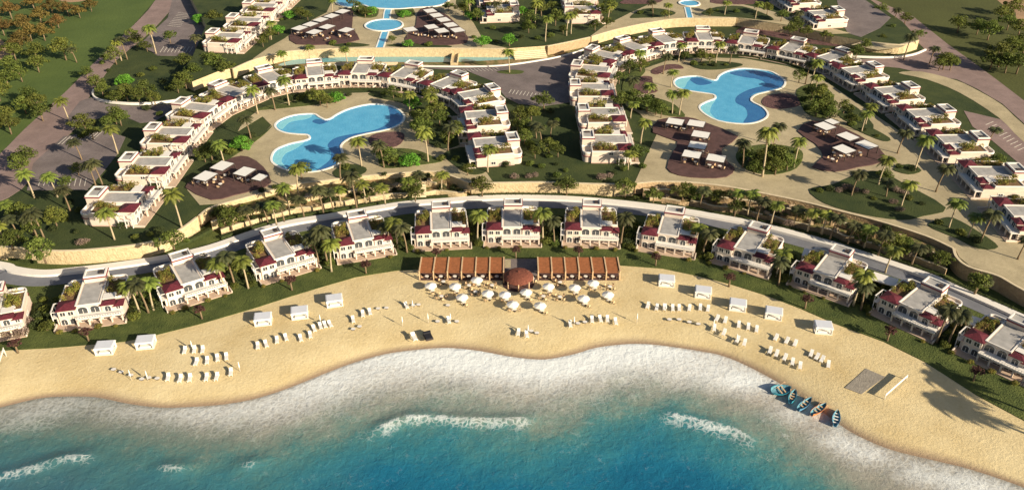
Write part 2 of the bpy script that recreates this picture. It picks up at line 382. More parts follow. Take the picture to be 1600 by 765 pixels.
def sea_material():
    m = bpy.data.materials.new('sea_water'); m.use_nodes = True; nt = m.node_tree; n = nt.nodes; l = nt.links; b = n['Principled BSDF']
    def A(k):
        a = n.new('ShaderNodeAttribute'); a.attribute_name = k; return a.outputs['Fac']
    def noise(s, d=6, r=.6, vec=None, dist=0):
        z = n.new('ShaderNodeTexNoise'); z.inputs['Scale'].default_value = s; z.inputs['Detail'].default_value = d; z.inputs['Roughness'].default_value = r; z.inputs['Distortion'].default_value = dist
        l.new(vec or tc.outputs['Object'], z.inputs['Vector']); return z.outputs['Fac']
    def mth(op, a, b_, clamp=False):
        k = n.new('ShaderNodeMath'); k.operation = op; k.use_clamp = clamp
        for i, x in enumerate((a, b_)):
            if isinstance(x, (int, float)): k.inputs[i].default_value = x
            else: l.new(x, k.inputs[i])
        return k.outputs[0]
    tc = n.new('ShaderNodeTexCoord')
    dn = mth('ADD', A('depth'), mth('MULTIPLY', mth('SUBTRACT', noise(.10, 8, .68), .5), .95))
    dn = mth('ADD', dn, mth('MULTIPLY', mth('SUBTRACT', noise(1.1, 6, .75), .5), .60))
    sc = mth('DIVIDE', dn, 3.0)
    cr = n.new('ShaderNodeValToRGB'); el = cr.color_ramp.elements
    stops = [(0, (.34, .285, .225)), (.12, (.35, .315, .265)), (.22, (.27, .275, .23)), (.31, (.17, .235, .20)), (.38, (.075, .205, .205)), (.47, (.036, .18, .225)), (.60, (.014, .135, .225)), (.78, (.007, .09, .19)), (1, (.005, .062, .15))]
    el[0].position = 0; el[0].color = (*stops[0][1], 1); el[1].position = 1; el[1].color = (*stops[-1][1], 1)
    for p, c in stops[1:-1]:
        e = el.new(p); e.color = (*c, 1)
    l.new(sc, cr.inputs['Fac'])
    # foam: lacy noise thresholds
    vor = n.new('ShaderNodeTexVoronoi'); vor.feature = 'DISTANCE_TO_EDGE'; vor.inputs['Scale'].default_value = .85; vor.inputs['Randomness'].default_value = 1
    mp = n.new('ShaderNodeVectorMath'); mp.operation = 'ADD'; nv = n.new('ShaderNodeTexNoise'); nv.inputs['Scale'].default_value = .5; nv.inputs['Detail'].default_value = 5
    l.new(tc.outputs['Object'], nv.inputs['Vector']); sv = n.new('ShaderNodeVectorMath'); sv.operation = 'SCALE'; sv.inputs['Scale'].default_value = 3.0
    l.new(nv.outputs['Color'], sv.inputs[0]); l.new(tc.outputs['Object'], mp.inputs[0]); l.new(sv.outputs[0], mp.inputs[1]); l.new(mp.outputs[0], vor.inputs['Vector'])
    lace = mth('SUBTRACT', 1.0, mth('MULTIPLY', vor.outputs['Distance'], 3.2, True))
    fn = mth('ADD', mth('MULTIPLY', noise(.35, 9, .72, dist=.6), .75), mth('MULTIPLY', lace, .30))
    fa = A('foam'); wa = A('wash')
    f1 = mth('MULTIPLY', mth('SUBTRACT', mth('ADD', fn, mth('MULTIPLY', fa, .60)), .90), 1.9, True)
    f2 = mth('MULTIPLY', mth('SUBTRACT', mth('ADD', fn, mth('MULTIPLY', wa, .62)), .68), 1.35, True)
    milk = mth('MULTIPLY', mth('MULTIPLY', wa, wa), .62, True)
    ft = mth('MAXIMUM', f1, mth('ADD', mth('MULTIPLY', f2, .62), milk))
    mx = n.new('ShaderNodeMix'); mx.data_type = 'RGBA'; mx.inputs['B'].default_value = (.72, .75, .75, 1)
    side_mix = n.new('ShaderNodeMix'); side_mix.data_type = 'RGBA'; side_mix.inputs['B'].default_value = (.075, .115, .10, 1)  # muted grey-green mixed in towards both sides of the sea
    l.new(cr.outputs['Color'], side_mix.inputs['A']); l.new(mth('MULTIPLY', A('side_tone'), mth('ADD', .3, noise(.12, 6, .7), True)), side_mix.inputs['Factor'])
    l.new(side_mix.outputs['Result'], mx.inputs['A']); l.new(ft, mx.inputs['Factor']); l.new(mx.outputs['Result'], b.inputs['Base Color'])
    rg = mth('ADD', .22, mth('MULTIPLY', ft, .6)); l.new(rg, b.inputs['Roughness']); b.inputs['IOR'].default_value = 1.33; b.inputs['Specular IOR Level'].default_value = .4
    bp = n.new('ShaderNodeBump'); bp.inputs['Strength'].default_value = .55; bp.inputs['Distance'].default_value = .45
    hh = mth('ADD', mth('MULTIPLY', noise(.55, 7, .62, dist=.4), 1.0), mth('MULTIPLY', ft, .25)); l.new(hh, bp.inputs['Height']); l.new(bp.outputs[0], b.inputs['Normal'])
    M['sea_water'] = m
sea_material()
sea = grid_mesh('sea', GX, GY, Z, {'depth': depth, 'foam': foam, 'wash': wash, 'side_tone': np.clip((np.abs(GX - 12) - 35) / 60, 0, 1) * .62}, ['sea_water']); tag(sea, kind='structure')

# ------------------------------------------------------------------ ground levels
Z1, Z2 = 5.0, 8.5
ROADL = [(-420, 400), (-150, 396), (0, 414), (26, 422), (70, 427), (125, 422), (183, 415), (261, 403), (327, 388), (400, 363), (452, 349), (518, 338), (583, 327), (635, 319), (700, 314), (740, 311), (800, 309), (905, 312), (1033, 325), (1163, 347), (1200, 355), (1297, 381), (1331, 392), (1448, 431), (1488, 448), (1600, 498), (1750, 575), (1950, 690)]
EDGE = [(-420, 378), (-150, 376), (0, 384), (92, 391), (183, 385), (240, 376), (277, 360), (308, 338), (330, 323), (379, 309), (420, 298), (452, 289), (510, 281), (570, 274), (620, 270), (672, 267), (700, 272), (732, 284), (769, 285), (847, 284), (944, 287), (991, 286), (1027, 283), (1075, 284), (1124, 289), (1166, 296), (1250, 313), (1310, 328), (1372, 344), (1448, 368), (1492, 388), (1497, 402), (1515, 416), (1560, 430), (1600, 452), (1750, 530), (1950, 640)]
edge_w = spline(W(EDGE, Z1, closed=False), 5)
road_w = spline(W(ROADL, LAWN_Z, closed=False), 5)
# lower terrace lawn: from beach edge to under the upper terrace
low = [tuple(p) for p in lawn_w] + [(420, 300), (-420, 300)]
def poly_low():
    a = list(lawn_w); b = [(p[0], p[1] + 25) for p in reversed(edge_w)]
    return a + b
sheet_holes('lawn_ground', poly_low(), [], LAWN_Z, 'lawn', .35)
# shrinking sliver of grass shadow strip is real lawn; upper terrace (golf lawn) with pool holes
LPOOL = [(430, 195), (439, 187), (460, 180), (489, 178), (499, 183), (508, 187), (517, 185), (526, 179), (546, 170), (578, 163), (607, 165), (625, 173), (632, 183), (627, 193), (609, 202), (570, 210), (546, 217), (533, 228), (536, 242), (530, 255), (512, 264), (486, 269), (452, 267), (429, 257), (424, 247), (431, 234), (452, 225), (475, 220), (484, 216), (480, 211), (465, 210), (447, 208), (434, 203)]
RPOOL = [(1053, 130), (1060, 122), (1088, 119), (1107, 124), (1119, 125), (1124, 118), (1138, 111), (1163, 107), (1200, 111), (1216, 118), (1227, 128), (1221, 138), (1198, 144), (1180, 149), (1174, 158), (1192, 168), (1200, 180), (1187, 190), (1161, 194), (1122, 189), (1098, 176), (1093, 166), (1104, 159), (1117, 154), (1114, 148), (1088, 144), (1062, 139)]
lp = W(LPOOL, Z1, 3); rp = W(RPOOL, Z1, 3)
outer = edge_w + [(1500, 400), (1800, 3000), (-1800, 3000), (-1500, 400)]
sheet_holes('terrain', outer, [lp, rp], Z1, 'lawn_dark', 4.2, mside='stone_brown')
# big far scrub beyond the resort, golf lawns
sheet('golf_lawn', [(60, -60), (262, -60), (243, 0), (206, 42), (146, 99), (105, 141), (40, 200), (0, 240), (-60, 300), (-500, 420), (-500, -60)], Z1 + .02, 'lawn_golf', 0, 0)
sheet('golf_lawn', [(1380, -60), (1367, 0), (1427, 26), (1482, 70), (1527, 102), (1566, 131), (1600, 157), (1800, 270), (2300, 470), (2300, -60)], Z1 + .02, 'lawn_olive', 0, 0)
for q in ([(-60, 10), (0, -4), (60, -8), (110, 4), (150, -10), (90, -45), (-60, -45)], [(-60, 60), (-20, 52), (12, 70), (22, 84), (6, 92), (-60, 110)], [(1545, -30), (1560, 2), (1585, 16), (1592, 38), (1640, 60), (1700, 60), (1700, -30)]):
    sheet('bare_ground', q, Z1 + .04, 'bare_soil', 4, 0)
# roads
sheet('road', [(300, -60), (277, 0), (235, 50), (182, 94), (152, 135), (134, 160), (118, 200), (84, 230), (34, 295), (-40, 330), (-160, 380), (-320, 350), (-60, 290), (0, 240), (40, 200), (105, 141), (146, 99), (206, 42), (243, 0), (270, -60)], Z1 + .06, 'paving_road', 3, .1)
sheet('road', [(1330, -60), (1346, 0), (1392, 30), (1422, 54), (1446, 78), (1400, 90), (1335, 93), (1310, 97), (1404, 106), (1451, 117), (1495, 124), (1527, 139), (1566, 162), (1600, 193), (1800, 330), (2000, 400), (1800, 270), (1600, 157), (1566, 131), (1527, 102), (1482, 70), (1427, 26), (1367, 0), (1350, -60)], Z1 + .06, 'paving_road', 0, .1)
sheet('path', [(1440, 112), (1495, 126), (1527, 141), (1566, 164), (1600, 195), (1700, 270), (1700, 300), (1600, 222), (1561, 184), (1500, 145), (1448, 124), (1404, 114)], Z1 + .07, 'paving_beige', 3, .1)
sheet('car_park', [(1506, 173), (1566, 187), (1600, 212), (1750, 330), (1750, 370), (1650, 310), (1600, 262), (1545, 215), (1520, 198)], Z1 + .06, 'paving_road', 0, .1)
sheet('car_park', [(99, 213), (162, 203), (196, 214), (184, 240), (160, 270), (136, 297), (42, 297), (52, 255)], Z1 + .07, 'paving_car', 0, .1)
sheet('car_park', [(150, 150), (165, 163), (215, 166), (262, 163), (300, 156), (262, 178), (240, 190), (218, 192), (195, 182), (165, 183), (130, 190), (112, 203), (100, 190), (125, 158)], Z1 + .08, 'paving_car', 0, .1)
sheet('car_park', [(274, -20), (353, -20), (371, 16), (340, 30), (314, 66), (300, 88), (246, 87), (218, 70), (262, 28)], Z1 + .07, 'paving_car', 0, .1)
sheet('car_park', [(640, 105), (725, 106), (803, 102), (860, 93), (910, 80), (900, 110), (890, 160), (845, 166), (810, 162), (790, 152), (770, 127), (730, 111)], Z1 + .07, 'paving_car', 0, .1)
sheet('lawn_island', [(776, 112), (797, 109), (818, 111), (812, 115), (790, 115)], Z1 + .2, 'lawn', 3, .12)
def bays(a, b, n, c, z, w=.14):
    mb = MB(); A, B, Cc = P(*a, z), P(*b, z), P(*c, z); d = Cc - A
    for i in range(n + 1):
        q = A + (B - A) * (i / n); ribbon(mb, [(q.x, q.y), (q.x + d.x, q.y + d.y)], w, z - .02, z + .012)
    tag(mb.build('parking_marking', 'kerb'), kind='structure')
bays((104, 214), (160, 205), 9, (90, 226), Z1 + .085)
bays((60, 290), (132, 290), 9, (64, 278), Z1 + .085)
bays((250, 82), (296, 82), 8, (256, 73), Z1 + .085)
bays((262, 40), (278, 20), 8, (282, 42), Z1 + .085)
bays((706, 109), (775, 106), 12, (712, 113), Z1 + .085)
bays((795, 146), (840, 152), 8, (799, 140), Z1 + .085)
bays((1540, 195), (1590, 235), 9, (1552, 190), Z1 + .075)
# plazas
sheet_holes('pool_plaza', W([(292, 296), (322, 272), (350, 254), (378, 236), (405, 216), (424, 196), (410, 182), (372, 205), (380, 190), (402, 174), (440, 162), (480, 152), (540, 146), (600, 144), (640, 151), (690, 168), (715, 190), (724, 210), (735, 240), (755, 262), (770, 284), (732, 283), (700, 272), (672, 267.5), (620, 270.5), (570, 274.5), (510, 281.5), (452, 289.5), (420, 298.5), (379, 309.5), (345, 318), (312, 320)], Z1), [lp], Z1 + .07, 'paving_beige', .12)
sheet_holes('pool_plaza', W([(972, 140), (985, 115), (1040, 96), (1100, 90), (1165, 92), (1230, 104), (1282, 122), (1330, 155), (1375, 185), (1420, 215), (1480, 258), (1560, 316), (1640, 366), (1720, 420), (1750, 529), (1600, 451), (1560, 429), (1515, 415), (1499, 402), (1492, 387.5), (1448, 367.5), (1372, 343.5), (1310, 327.5), (1250, 312.5), (1166, 295.5), (1124, 288.5), (1075, 283.5), (1027, 282.5), (992, 285), (1010, 245), (1026, 210), (1000, 178), (978, 165)], Z1), [rp], Z1 + .07, 'paving_beige', .12)
GB = [  # lawn beds on the plazas
    ([(400, 172), (420, 165), (452, 160), (485, 150), (520, 146), (540, 152), (520, 160), (470, 166), (430, 170)], 'lawn'),
    ([(575, 146), (600, 143), (650, 150), (690, 170), (700, 195), (690, 200), (660, 178), (625, 160), (590, 153)], 'lawn_dark'),
    ([(375, 216), (384, 214), (405, 213), (425, 196), (418, 205), (400, 220), (370, 240), (340, 258), (332, 250)], 'lawn'),
    ([(592, 244), (615, 232), (650, 234), (680, 246), (690, 252), (650, 258), (600, 262)], 'lawn'),
    ([(640, 190), (680, 185), (715, 200), (722, 222), (695, 232), (668, 222), (650, 205)], 'lawn_dark'),
    ([(693, 240), (735, 230), (760, 262), (748, 272), (725, 268)], 'lawn_dark'),
    ([(520, 268), (545, 256), (572, 262), (565, 272), (530, 277)], 'lawn_dark'),
    ([(972, 140), (980, 118), (1003, 106), (1008, 112), (994, 128), (990, 150), (1020, 152), (1048, 160), (1062, 170), (1070, 182), (1040, 180), (1006, 172), (985, 165)], 'lawn'),
    ([(1078, 100), (1110, 95), (1150, 98), (1160, 102), (1130, 108), (1095, 108)], 'lawn_dark'),
    ([(1150, 240), (1165, 230), (1200, 225), (1240, 230), (1255, 240), (1245, 262), (1210, 272), (1175, 268), (1155, 255)], 'lawn'),
    ([(1245, 140), (1275, 130), (1300, 145), (1302, 165), (1290, 184), (1262, 178), (1250, 160)], 'lawn'),
    ([(1264, 296), (1300, 288), (1340, 272), (1374, 267), (1410, 285), (1478, 324), (1442, 337), (1410, 343), (1350, 335), (1290, 318)], 'lawn_dark'),
    ([(1470, 342), (1490, 340), (1530, 362), (1560, 385), (1530, 388), (1495, 372), (1450, 352)], 'lawn_dark'),
    ([(1395, 264), (1420, 256), (1440, 266), (1420, 272)], 'lawn_dark'),
    ([(1322, 193), (1345, 192), (1390, 215), (1380, 220), (1345, 206)], 'lawn_dark'),
    ([(1310, 180), (1330, 162), (1365, 195), (1350, 200)], 'lawn_dark'),
]
for i_, (q, m) in enumerate(GB): sheet('lawn_bed', q, Z1 + .15 + i_ * .006, m, 3, .12)
for q in ([(575, 218), (590, 208), (625, 206), (632, 215), (620, 228), (590, 231)], [(988, 135), (1000, 120), (1018, 120), (1020, 128), (1028, 142), (1010, 146), (990, 144)], [(1020, 108), (1040, 101), (1060, 101), (1068, 107), (1045, 108), (1028, 116), (1018, 114)], [(1190, 158), (1200, 149), (1230, 146), (1254, 156), (1245, 166), (1215, 170), (1196, 166)]):
    sheet('flower_bed', q, Z1 + .18, 'bed_purple', 3, .12)
# upper level with the canal
P2 = [(300, 128), (340, 112), (372, 104), (400, 92), (452, 80), (520, 76), (583, 75), (700, 75), (792, 76), (850, 72), (885, 66), (921, 58), (962, 46), (1010, 36), (1061, 29), (1150, 28), (1230, 40), (1300, 55), (1360, 66), (1405, 70), (1436, 62), (1410, 34), (1360, 0), (1340, -60), (270, -60), (300, 0), (322, 40), (300, 90), (280, 118)]
p2w = W(P2, Z2)
sheet_holes('upper_ground', p2w, [], Z2, 'lawn_dark', 3.6, mside='stone_wall')
sheet('upper_plaza', [(395, 92), (420, 74), (445, 60), (470, 40), (510, 20), (518, 4), (516, -30), (715, -30), (712, 6), (740, 36), (758, 68), (792, 75), (700, 74), (583, 74), (520, 75), (452, 79)], Z2 + .06, 'paving_beige', 0, .1)
sheet('upper_plaza', [(922, 57), (945, 40), (985, 20), (1030, 0), (1060, -25), (1100, -25), (1130, 0), (1200, 16), (1290, 42), (1330, 52), (1300, 53), (1230, 39), (1150, 27.5), (1061, 28.5), (1010, 35), (962, 45)], Z2 + .06, 'paving_beige', 0, .1)
sheet('path', [(1330, 70), (1350, 64), (1405, 69), (1430, 63), (1408, 74), (1370, 78)], Z2 + .05, 'paving_beige', 0, .1)
for q, m in (([(545, 10), (570, 6), (590, 10), (588, 26), (560, 26)], 'lawn'), ([(618, 10), (640, 8), (648, 24), (622, 26)], 'lawn'), ([(515, 70), (540, 66), (578, 70), (560, 73), (530, 73)], 'lawn_dark'), ([(605, 70), (660, 68), (705, 72), (690, 75), (620, 73)], 'lawn_dark'), ([(984, 27), (1005, 14), (1035, 14), (1056, 20), (1040, 26), (1000, 28)], 'lawn_dark'), ([(1096, 20), (1120, 11), (1160, 10), (1200, 24), (1205, 32), (1150, 27), (1110, 25)], 'lawn_dark')):
    sheet('lawn_bed', q, Z2 + .14, m, 3, .1)
for q in ([(968, 4), (1000, -8), (1035, -2), (1025, 5), (990, 6)], [(1110, 4), (1125, -8), (1180, -6), (1195, 4), (1150, 7)]):
    sheet('flower_bed', q, Z2 + .16, 'bed_purple', 3, .1)
sheet('paving', [(1150, 52), (1168, 40), (1225, 40), (1300, 58), (1345, 68), (1330, 74), (1250, 66), (1190, 54)], Z1 + .09, 'bed_purple', 3, .1)

# lower road behind the beach villas
rd = offset_line(road_w, -3.6)
mbr = MB(); ribbon(mbr, rd, 4.0, LAWN_Z - .3, LAWN_Z + .05); tag(mbr.build('service_road', 'road_shaded'), kind='structure')
mbr = MB(); ribbon(mbr, offset_line(road_w, -.5), 2.4, LAWN_Z - .3, LAWN_Z + .7); tag(mbr.build('road_wall', 'trim_white'), 'long low white wall along the curved road behind the beach villas', 'wall')

# retaining walls and planted ledges between road and upper terrace
def wall(px, z0, z1, thick, m, label, cap=True, smooth=5, push=0.0):
    w = spline(W(px, z1, closed=False), smooth)
    if push: w = offset_line(w, push)
    r = empty('retaining_wall', (*w[len(w) // 2], z0)); tag(r, label, 'wall')
    a = MB(); ribbon(a, w, thick, z0, z1); o = a.build('wall_face', m, r); o.location = -Vector(r.location)
    if cap:
        a = MB(); ribbon(a, w, thick + .2, z1, z1 + .16); o = a.build('coping', 'coping_stone', r); o.location = -Vector(r.location)
    return r
def sub(L, x0, x1):
    return [(x0, interp(L, x0))] + [p for p in L if x0 < p[0] < x1] + [(x1, interp(L, x1))]
wall(sub(EDGE, -400, 306), LAWN_Z - .2, Z1 + .1, .5, 'stone_wall', 'long curved golden retaining wall left of the lowest left villa', push=-.3)
wall(sub(EDGE, 735, 990), LAWN_Z - .2, Z1 + .1, .5, 'stone_wall', 'golden retaining wall in the middle above the white road', push=-.3)
wall(sub(EDGE, 310, 733), 2.0, Z1 + .12, .45, 'stone_wall', 'stone retaining wall along the left pool plaza edge above the planted ledges', push=-.3)
wall(sub(EDGE, 992, 1490), 2.0, Z1 + .12, .45, 'stone_brown', 'brown retaining wall along the right pool plaza edge', push=-.3)
wall([(1492, 388), (1497, 402), (1515, 416), (1560, 430), (1600, 452), (1750, 530)], LAWN_Z - .2, Z1 + .1, .5, 'stone_brown', 'curved brown retaining wall below the round lookout at right', push=-.3)
def mid(x, k): return interp(EDGE, x) * (1 - k) + interp(ROADL, x) * k
def ledge(x0, x1, k, z, step=16):
    xs_ = list(np.arange(x0, x1 + .1, step)); f = [(x, mid(x, k) + (rnd.random() - .5) * 3) for x in xs_]
    front = spline([tuple(P(x, y, z)[:2]) for x, y in f], 3); back = [tuple(P(x, interp(EDGE, x) - 1, Z1)[:2]) for x in reversed(xs_)]
    a = MB(); a.prism(front + back, LAWN_Z - .3, z, 0, 1, bottom=False); tag(a.build('terrace_ground', ['terrace_soil', 'stone_wall' if x0 < 800 else 'stone_brown']), kind='structure')
    return front
LED = []
for x0, x1, k, z, lb in ((330, 712, .40, 3.7, 'upper'), (345, 735, .68, 2.5, 'lower'), (1005, 1480, .36, 3.7, 'upper'), (1015, 1480, .66, 2.5, 'lower')):
    fr = ledge(x0, x1, k, z); LED.append((fr, z))
    # broken dry-stone walls along the ledge front
    i = 0; cuts = []
    while i < len(fr) - 5:
        L = rnd.randint(9, 16); cuts.append(fr[i:min(i + L, len(fr))]); i += L + rnd.randint(1, 3)
    ws = []
    for cseg in cuts:
        if len(cseg) < 3: continue
        r = empty('ledge_wall', (*cseg[len(cseg) // 2], z)); tag(r, None, 'wall', 'low stone walls edging the planted ledges')
        a = MB(); ribbon(a, cseg, .4, z - 1.4, z + .35); o = a.build('wall_face', 'stone_wall' if x0 < 800 else 'stone_brown', r); o.location = -Vector(r.location)
        a = MB(); ribbon(a, cseg, .55, z + .35, z + .47); o = a.build('coping', 'coping_stone', r); o.location = -Vector(r.location)
        ws.append((r, cseg[0][0]))
    label_rank(ws, 'low stone wall, {n} on the ' + lb + ' ledge below the ' + ('left' if x0 < 800 else 'right') + ' pool plaza')
# canal walls of the upper level
wall([(362, 108), (400, 92), (452, 80), (520, 76), (583, 75), (700, 75), (788, 76)], Z1, Z2 + .1, .5, 'stone_wall', 'long golden wall behind the canal and the left villa arc', push=-.3)
wall([(855, 72), (885, 66), (921, 58)], Z1, Z2 + .1, .5, 'stone_brown', 'short brown wall beside the steps at the top of the car park', push=-.3, smooth=3)
wall([(923, 57), (962, 46), (1010, 36), (1061, 29), (1150, 28)], Z1, Z2 + .1, .5, 'stone_wall', 'golden wall behind the top of the right villa arc', push=-.3)
wall([(1355, 66), (1405, 70), (1434, 63)], Z1, Z2 + .1, .5, 'stone_wall', 'short golden curved wall at the top right above the road', push=-.3)
# white garden walls / kerbs
def kerb_wall(px, z, h, label, t=.35, m='trim_white', name='garden_wall', cat='wall'):
    a = MB(); ribbon(a, spline(W(px, z, closed=False), 5), t, z, z + h); return tag(a.build(name, m), label, cat)
kerb_wall([(146, 143), (146, 151), (153, 157), (170, 161), (205, 164), (240, 163), (275, 159), (302, 153)], Z1, .9, 'curved white low wall around the park lawn at upper left', .5)
kerb_wall([(640, 104), (725, 105), (787, 103), (857, 93), (895, 84), (918, 76)], Z1, .5, 'long curved white kerb wall between canal and central car park', .6)
kerb_wall([(1318, 88), (1340, 90), (1390, 91), (1425, 87), (1446, 79)], Z1, .7, 'curved white kerb wall at the road bend, upper right', .6)
# paving strip before the arc villas and promenade edges
# canal
CAN = [(436, 103), (446, 97), (480, 90), (540, 87), (609, 87), (700, 89), (787, 88), (850, 82), (852, 86), (790, 93), (700, 97), (609, 97), (540, 96), (480, 99)]
sheet('canal_bank', [(430, 106), (440, 95), (480, 86), (540, 83), (609, 83), (700, 83), (787, 84), (860, 76), (900, 68), (912, 74), (860, 89), (790, 101), (700, 103), (609, 103), (540, 102), (480, 104)], Z1 + .1, 'terrace_soil', 3, .1)
def water_mat(name, c1, c2, rough=.12):
    m = mat(name, c1, rough, .1, .25, col2=c2, bump=.35, bscale=1.6, spec=.5); return m
water_mat('pool_light', (.08, .36, .60), (.13, .45, .68)); water_mat('pool_dark', (.03, .13, .33), (.04, .17, .38)); water_mat('pool_shallow', (.22, .58, .68), (.30, .66, .74)); water_mat('canal_water', (.13, .33, .38), (.20, .42, .44))
sheet('canal_water', CAN, Z1 + .16, 'canal_water', 3, 0)
# steps beside the canal
def steps(cx, cy, ang, n, wdt, tread, rise, z, label):
    p = P(cx, cy, z); a = MB()
    for i in range(n): a.box(-wdt / 2, wdt / 2, i * tread, n * tread + .3, i * rise - .05, (i + 1) * rise, 0)
    o = a.build('garden_steps', 'coping_stone', None, p); o.rotation_euler.z = ang; tag(o, label, 'steps', None); return o
steps(830, 92, R(12), 7, 13, .9, .42, Z1 + .05, 'broad stone steps climbing beside the canal to the upper level')
steps(560, 103, R(1), 3, 30, .6, .25, Z1 - .1, 'long shallow stone steps along the canal behind the left villa arc')
steps(655, 308, R(5), 5, 4, .7, .5, 2.4, 'narrow stone steps between planted ledges below the left plaza')
b_ = MB(); b_.box(-1.4, 1.4, -6.0, 6.0, 0, 1.0); b_.box(-1.4, -1.1, -6, 6, 1.0, 1.7); b_.box(1.1, 1.4, -6, 6, 1.0, 1.7)
tag(b_.build('foot_bridge', 'stone_wall', None, P(711, 94, Z1)), 'small golden stone footbridge crossing the canal', 'bridge')

# ------------------------------------------------------------------ swimming pools
def pool(px, z, label, dark_areas=(), shallow=(), w=None, lift=.12):
    w = w or W(px, z, 3)
    n = len(w); ar = sum(w[i][0] * w[(i + 1) % n][1] - w[(i + 1) % n][0] * w[i][1] for i in range(n))
    if ar < 0: w = w[::-1]
    cx = sum(p[0] for p in w) / n; cy = sum(p[1] for p in w) / n
    r = empty('swimming_pool', (cx, cy, z)); tag(r, label, 'pool')
    L = [(p[0] - cx, p[1] - cy) for p in w]
    a = MB(); ribbon(a, L, .7, -.3, .07 + lift, closed=True); a.build('coping', 'pool_coping', r)
    a = MB(); a.prism(L, -1.6, -.05); a.build('water', 'pool_light', r)
    for k, (lst, nm, m) in enumerate(((shallow, 'shallow_water', 'pool_shallow'), (dark_areas, 'dark_water', 'pool_dark'))):  # lighter and darker blue areas laid over the water
        for q in lst:
            qq = [(p[0] - cx, p[1] - cy) for p in W(q, z, 4)]
            a = MB(); a.prism(qq, -.3, -.04 + .006 * (k + 1)); a.build(nm, m, r)
    return r
pool(LPOOL, Z1, 'large blue clover shaped pool inside the left villa arc',
     dark_areas=[[(517, 185.5), (512, 188), (495, 186), (488, 190), (500, 194), (512, 190)], [(607, 166), (622, 174), (629, 183), (624, 191), (607, 200), (570, 208.5), (546, 215), (531, 228), (534, 242), (528, 253), (512, 262), (495, 266), (515, 250), (517, 236), (512, 226), (525, 215), (552, 209), (585, 203), (607, 192), (609, 178)]],
     shallow=[[(433, 196), (442, 189), (462, 182), (487, 180.5), (478, 186), (455, 190), (445, 198), (440, 202)], [(427, 247), (433, 236), (453, 227), (475, 222), (462, 232), (446, 240), (440, 252), (448, 262), (431, 256)]])
pool(RPOOL, Z1, 'large blue clover shaped pool inside the right villa arc',
     dark_areas=[[(1078, 124), (1090, 121), (1106, 126), (1112, 130), (1092, 133)], [(1140, 114), (1163, 110), (1198, 113), (1215, 120), (1224, 128), (1216, 137), (1196, 142), (1176, 147), (1172, 158), (1189, 168), (1197, 180), (1185, 188), (1162, 192), (1168, 180), (1164, 168), (1150, 160), (1152, 150), (1170, 140), (1196, 132), (1185, 124), (1160, 120)]],
     shallow=[[(1055, 130), (1062, 124), (1080, 121), (1074, 128), (1070, 136), (1062, 137)], [(1096, 167), (1106, 160), (1118, 156), (1112, 165), (1110, 176), (1120, 187), (1100, 176)]])
c0 = P(600, 40, Z2)
circ = [(c0.x + 7.9 * math.cos(t), c0.y + 7.9 * math.sin(t)) for t in np.linspace(0, 2 * math.pi, 40, endpoint=False)]
pool(None, Z2 + .2, 'round blue pool between the two upper decks', w=circ)
c0 = P(1077, 6, Z2); circ = [(c0.x + 4.6 * math.cos(t), c0.y + 4.6 * math.sin(t)) for t in np.linspace(0, 2 * math.pi, 32, endpoint=False)]
pool(None, Z2 + .2, 'small round pool at the very top right of centre', w=circ)
pool([(518, -6), (530, 8), (550, 12), (566, 8), (580, 12), (604, 14), (625, 14), (650, 12), (680, 10), (698, 4), (704, -8), (690, -22), (640, -34), (570, -32), (530, -20)], Z2 + .2, 'wide curved pool at the very top of the photo')
def channel(pts, wd, z, label):
    w = spline(W(pts, z, closed=False), 4); r = empty('water_channel', (*w[0], z)); tag(r, label, 'channel')
    L = [(p[0] - w[0][0], p[1] - w[0][1]) for p in w]
    a = MB(); ribbon(a, L, wd, -.5, .13); a.build('water', 'pool_light', r)
    for s in (-1, 1):
        a = MB(); ribbon(a, offset_line(L, s * (wd / 2 + .25)), .5, -.3, .2); a.build('coping', 'pool_coping', r)
channel([(602, 50), (598, 62), (593, 76)], 2.4, Z2, 'narrow blue channel running from the round pool down to the canal')
channel([(607, 14), (605, 22), (604, 31)], 2.4, Z2, 'narrow blue channel joining the top pool and the round pool')
channel([(1074, 12), (1076, 20), (1078, 28)], 2.0, Z2, 'narrow blue channel below the small round pool at top right')

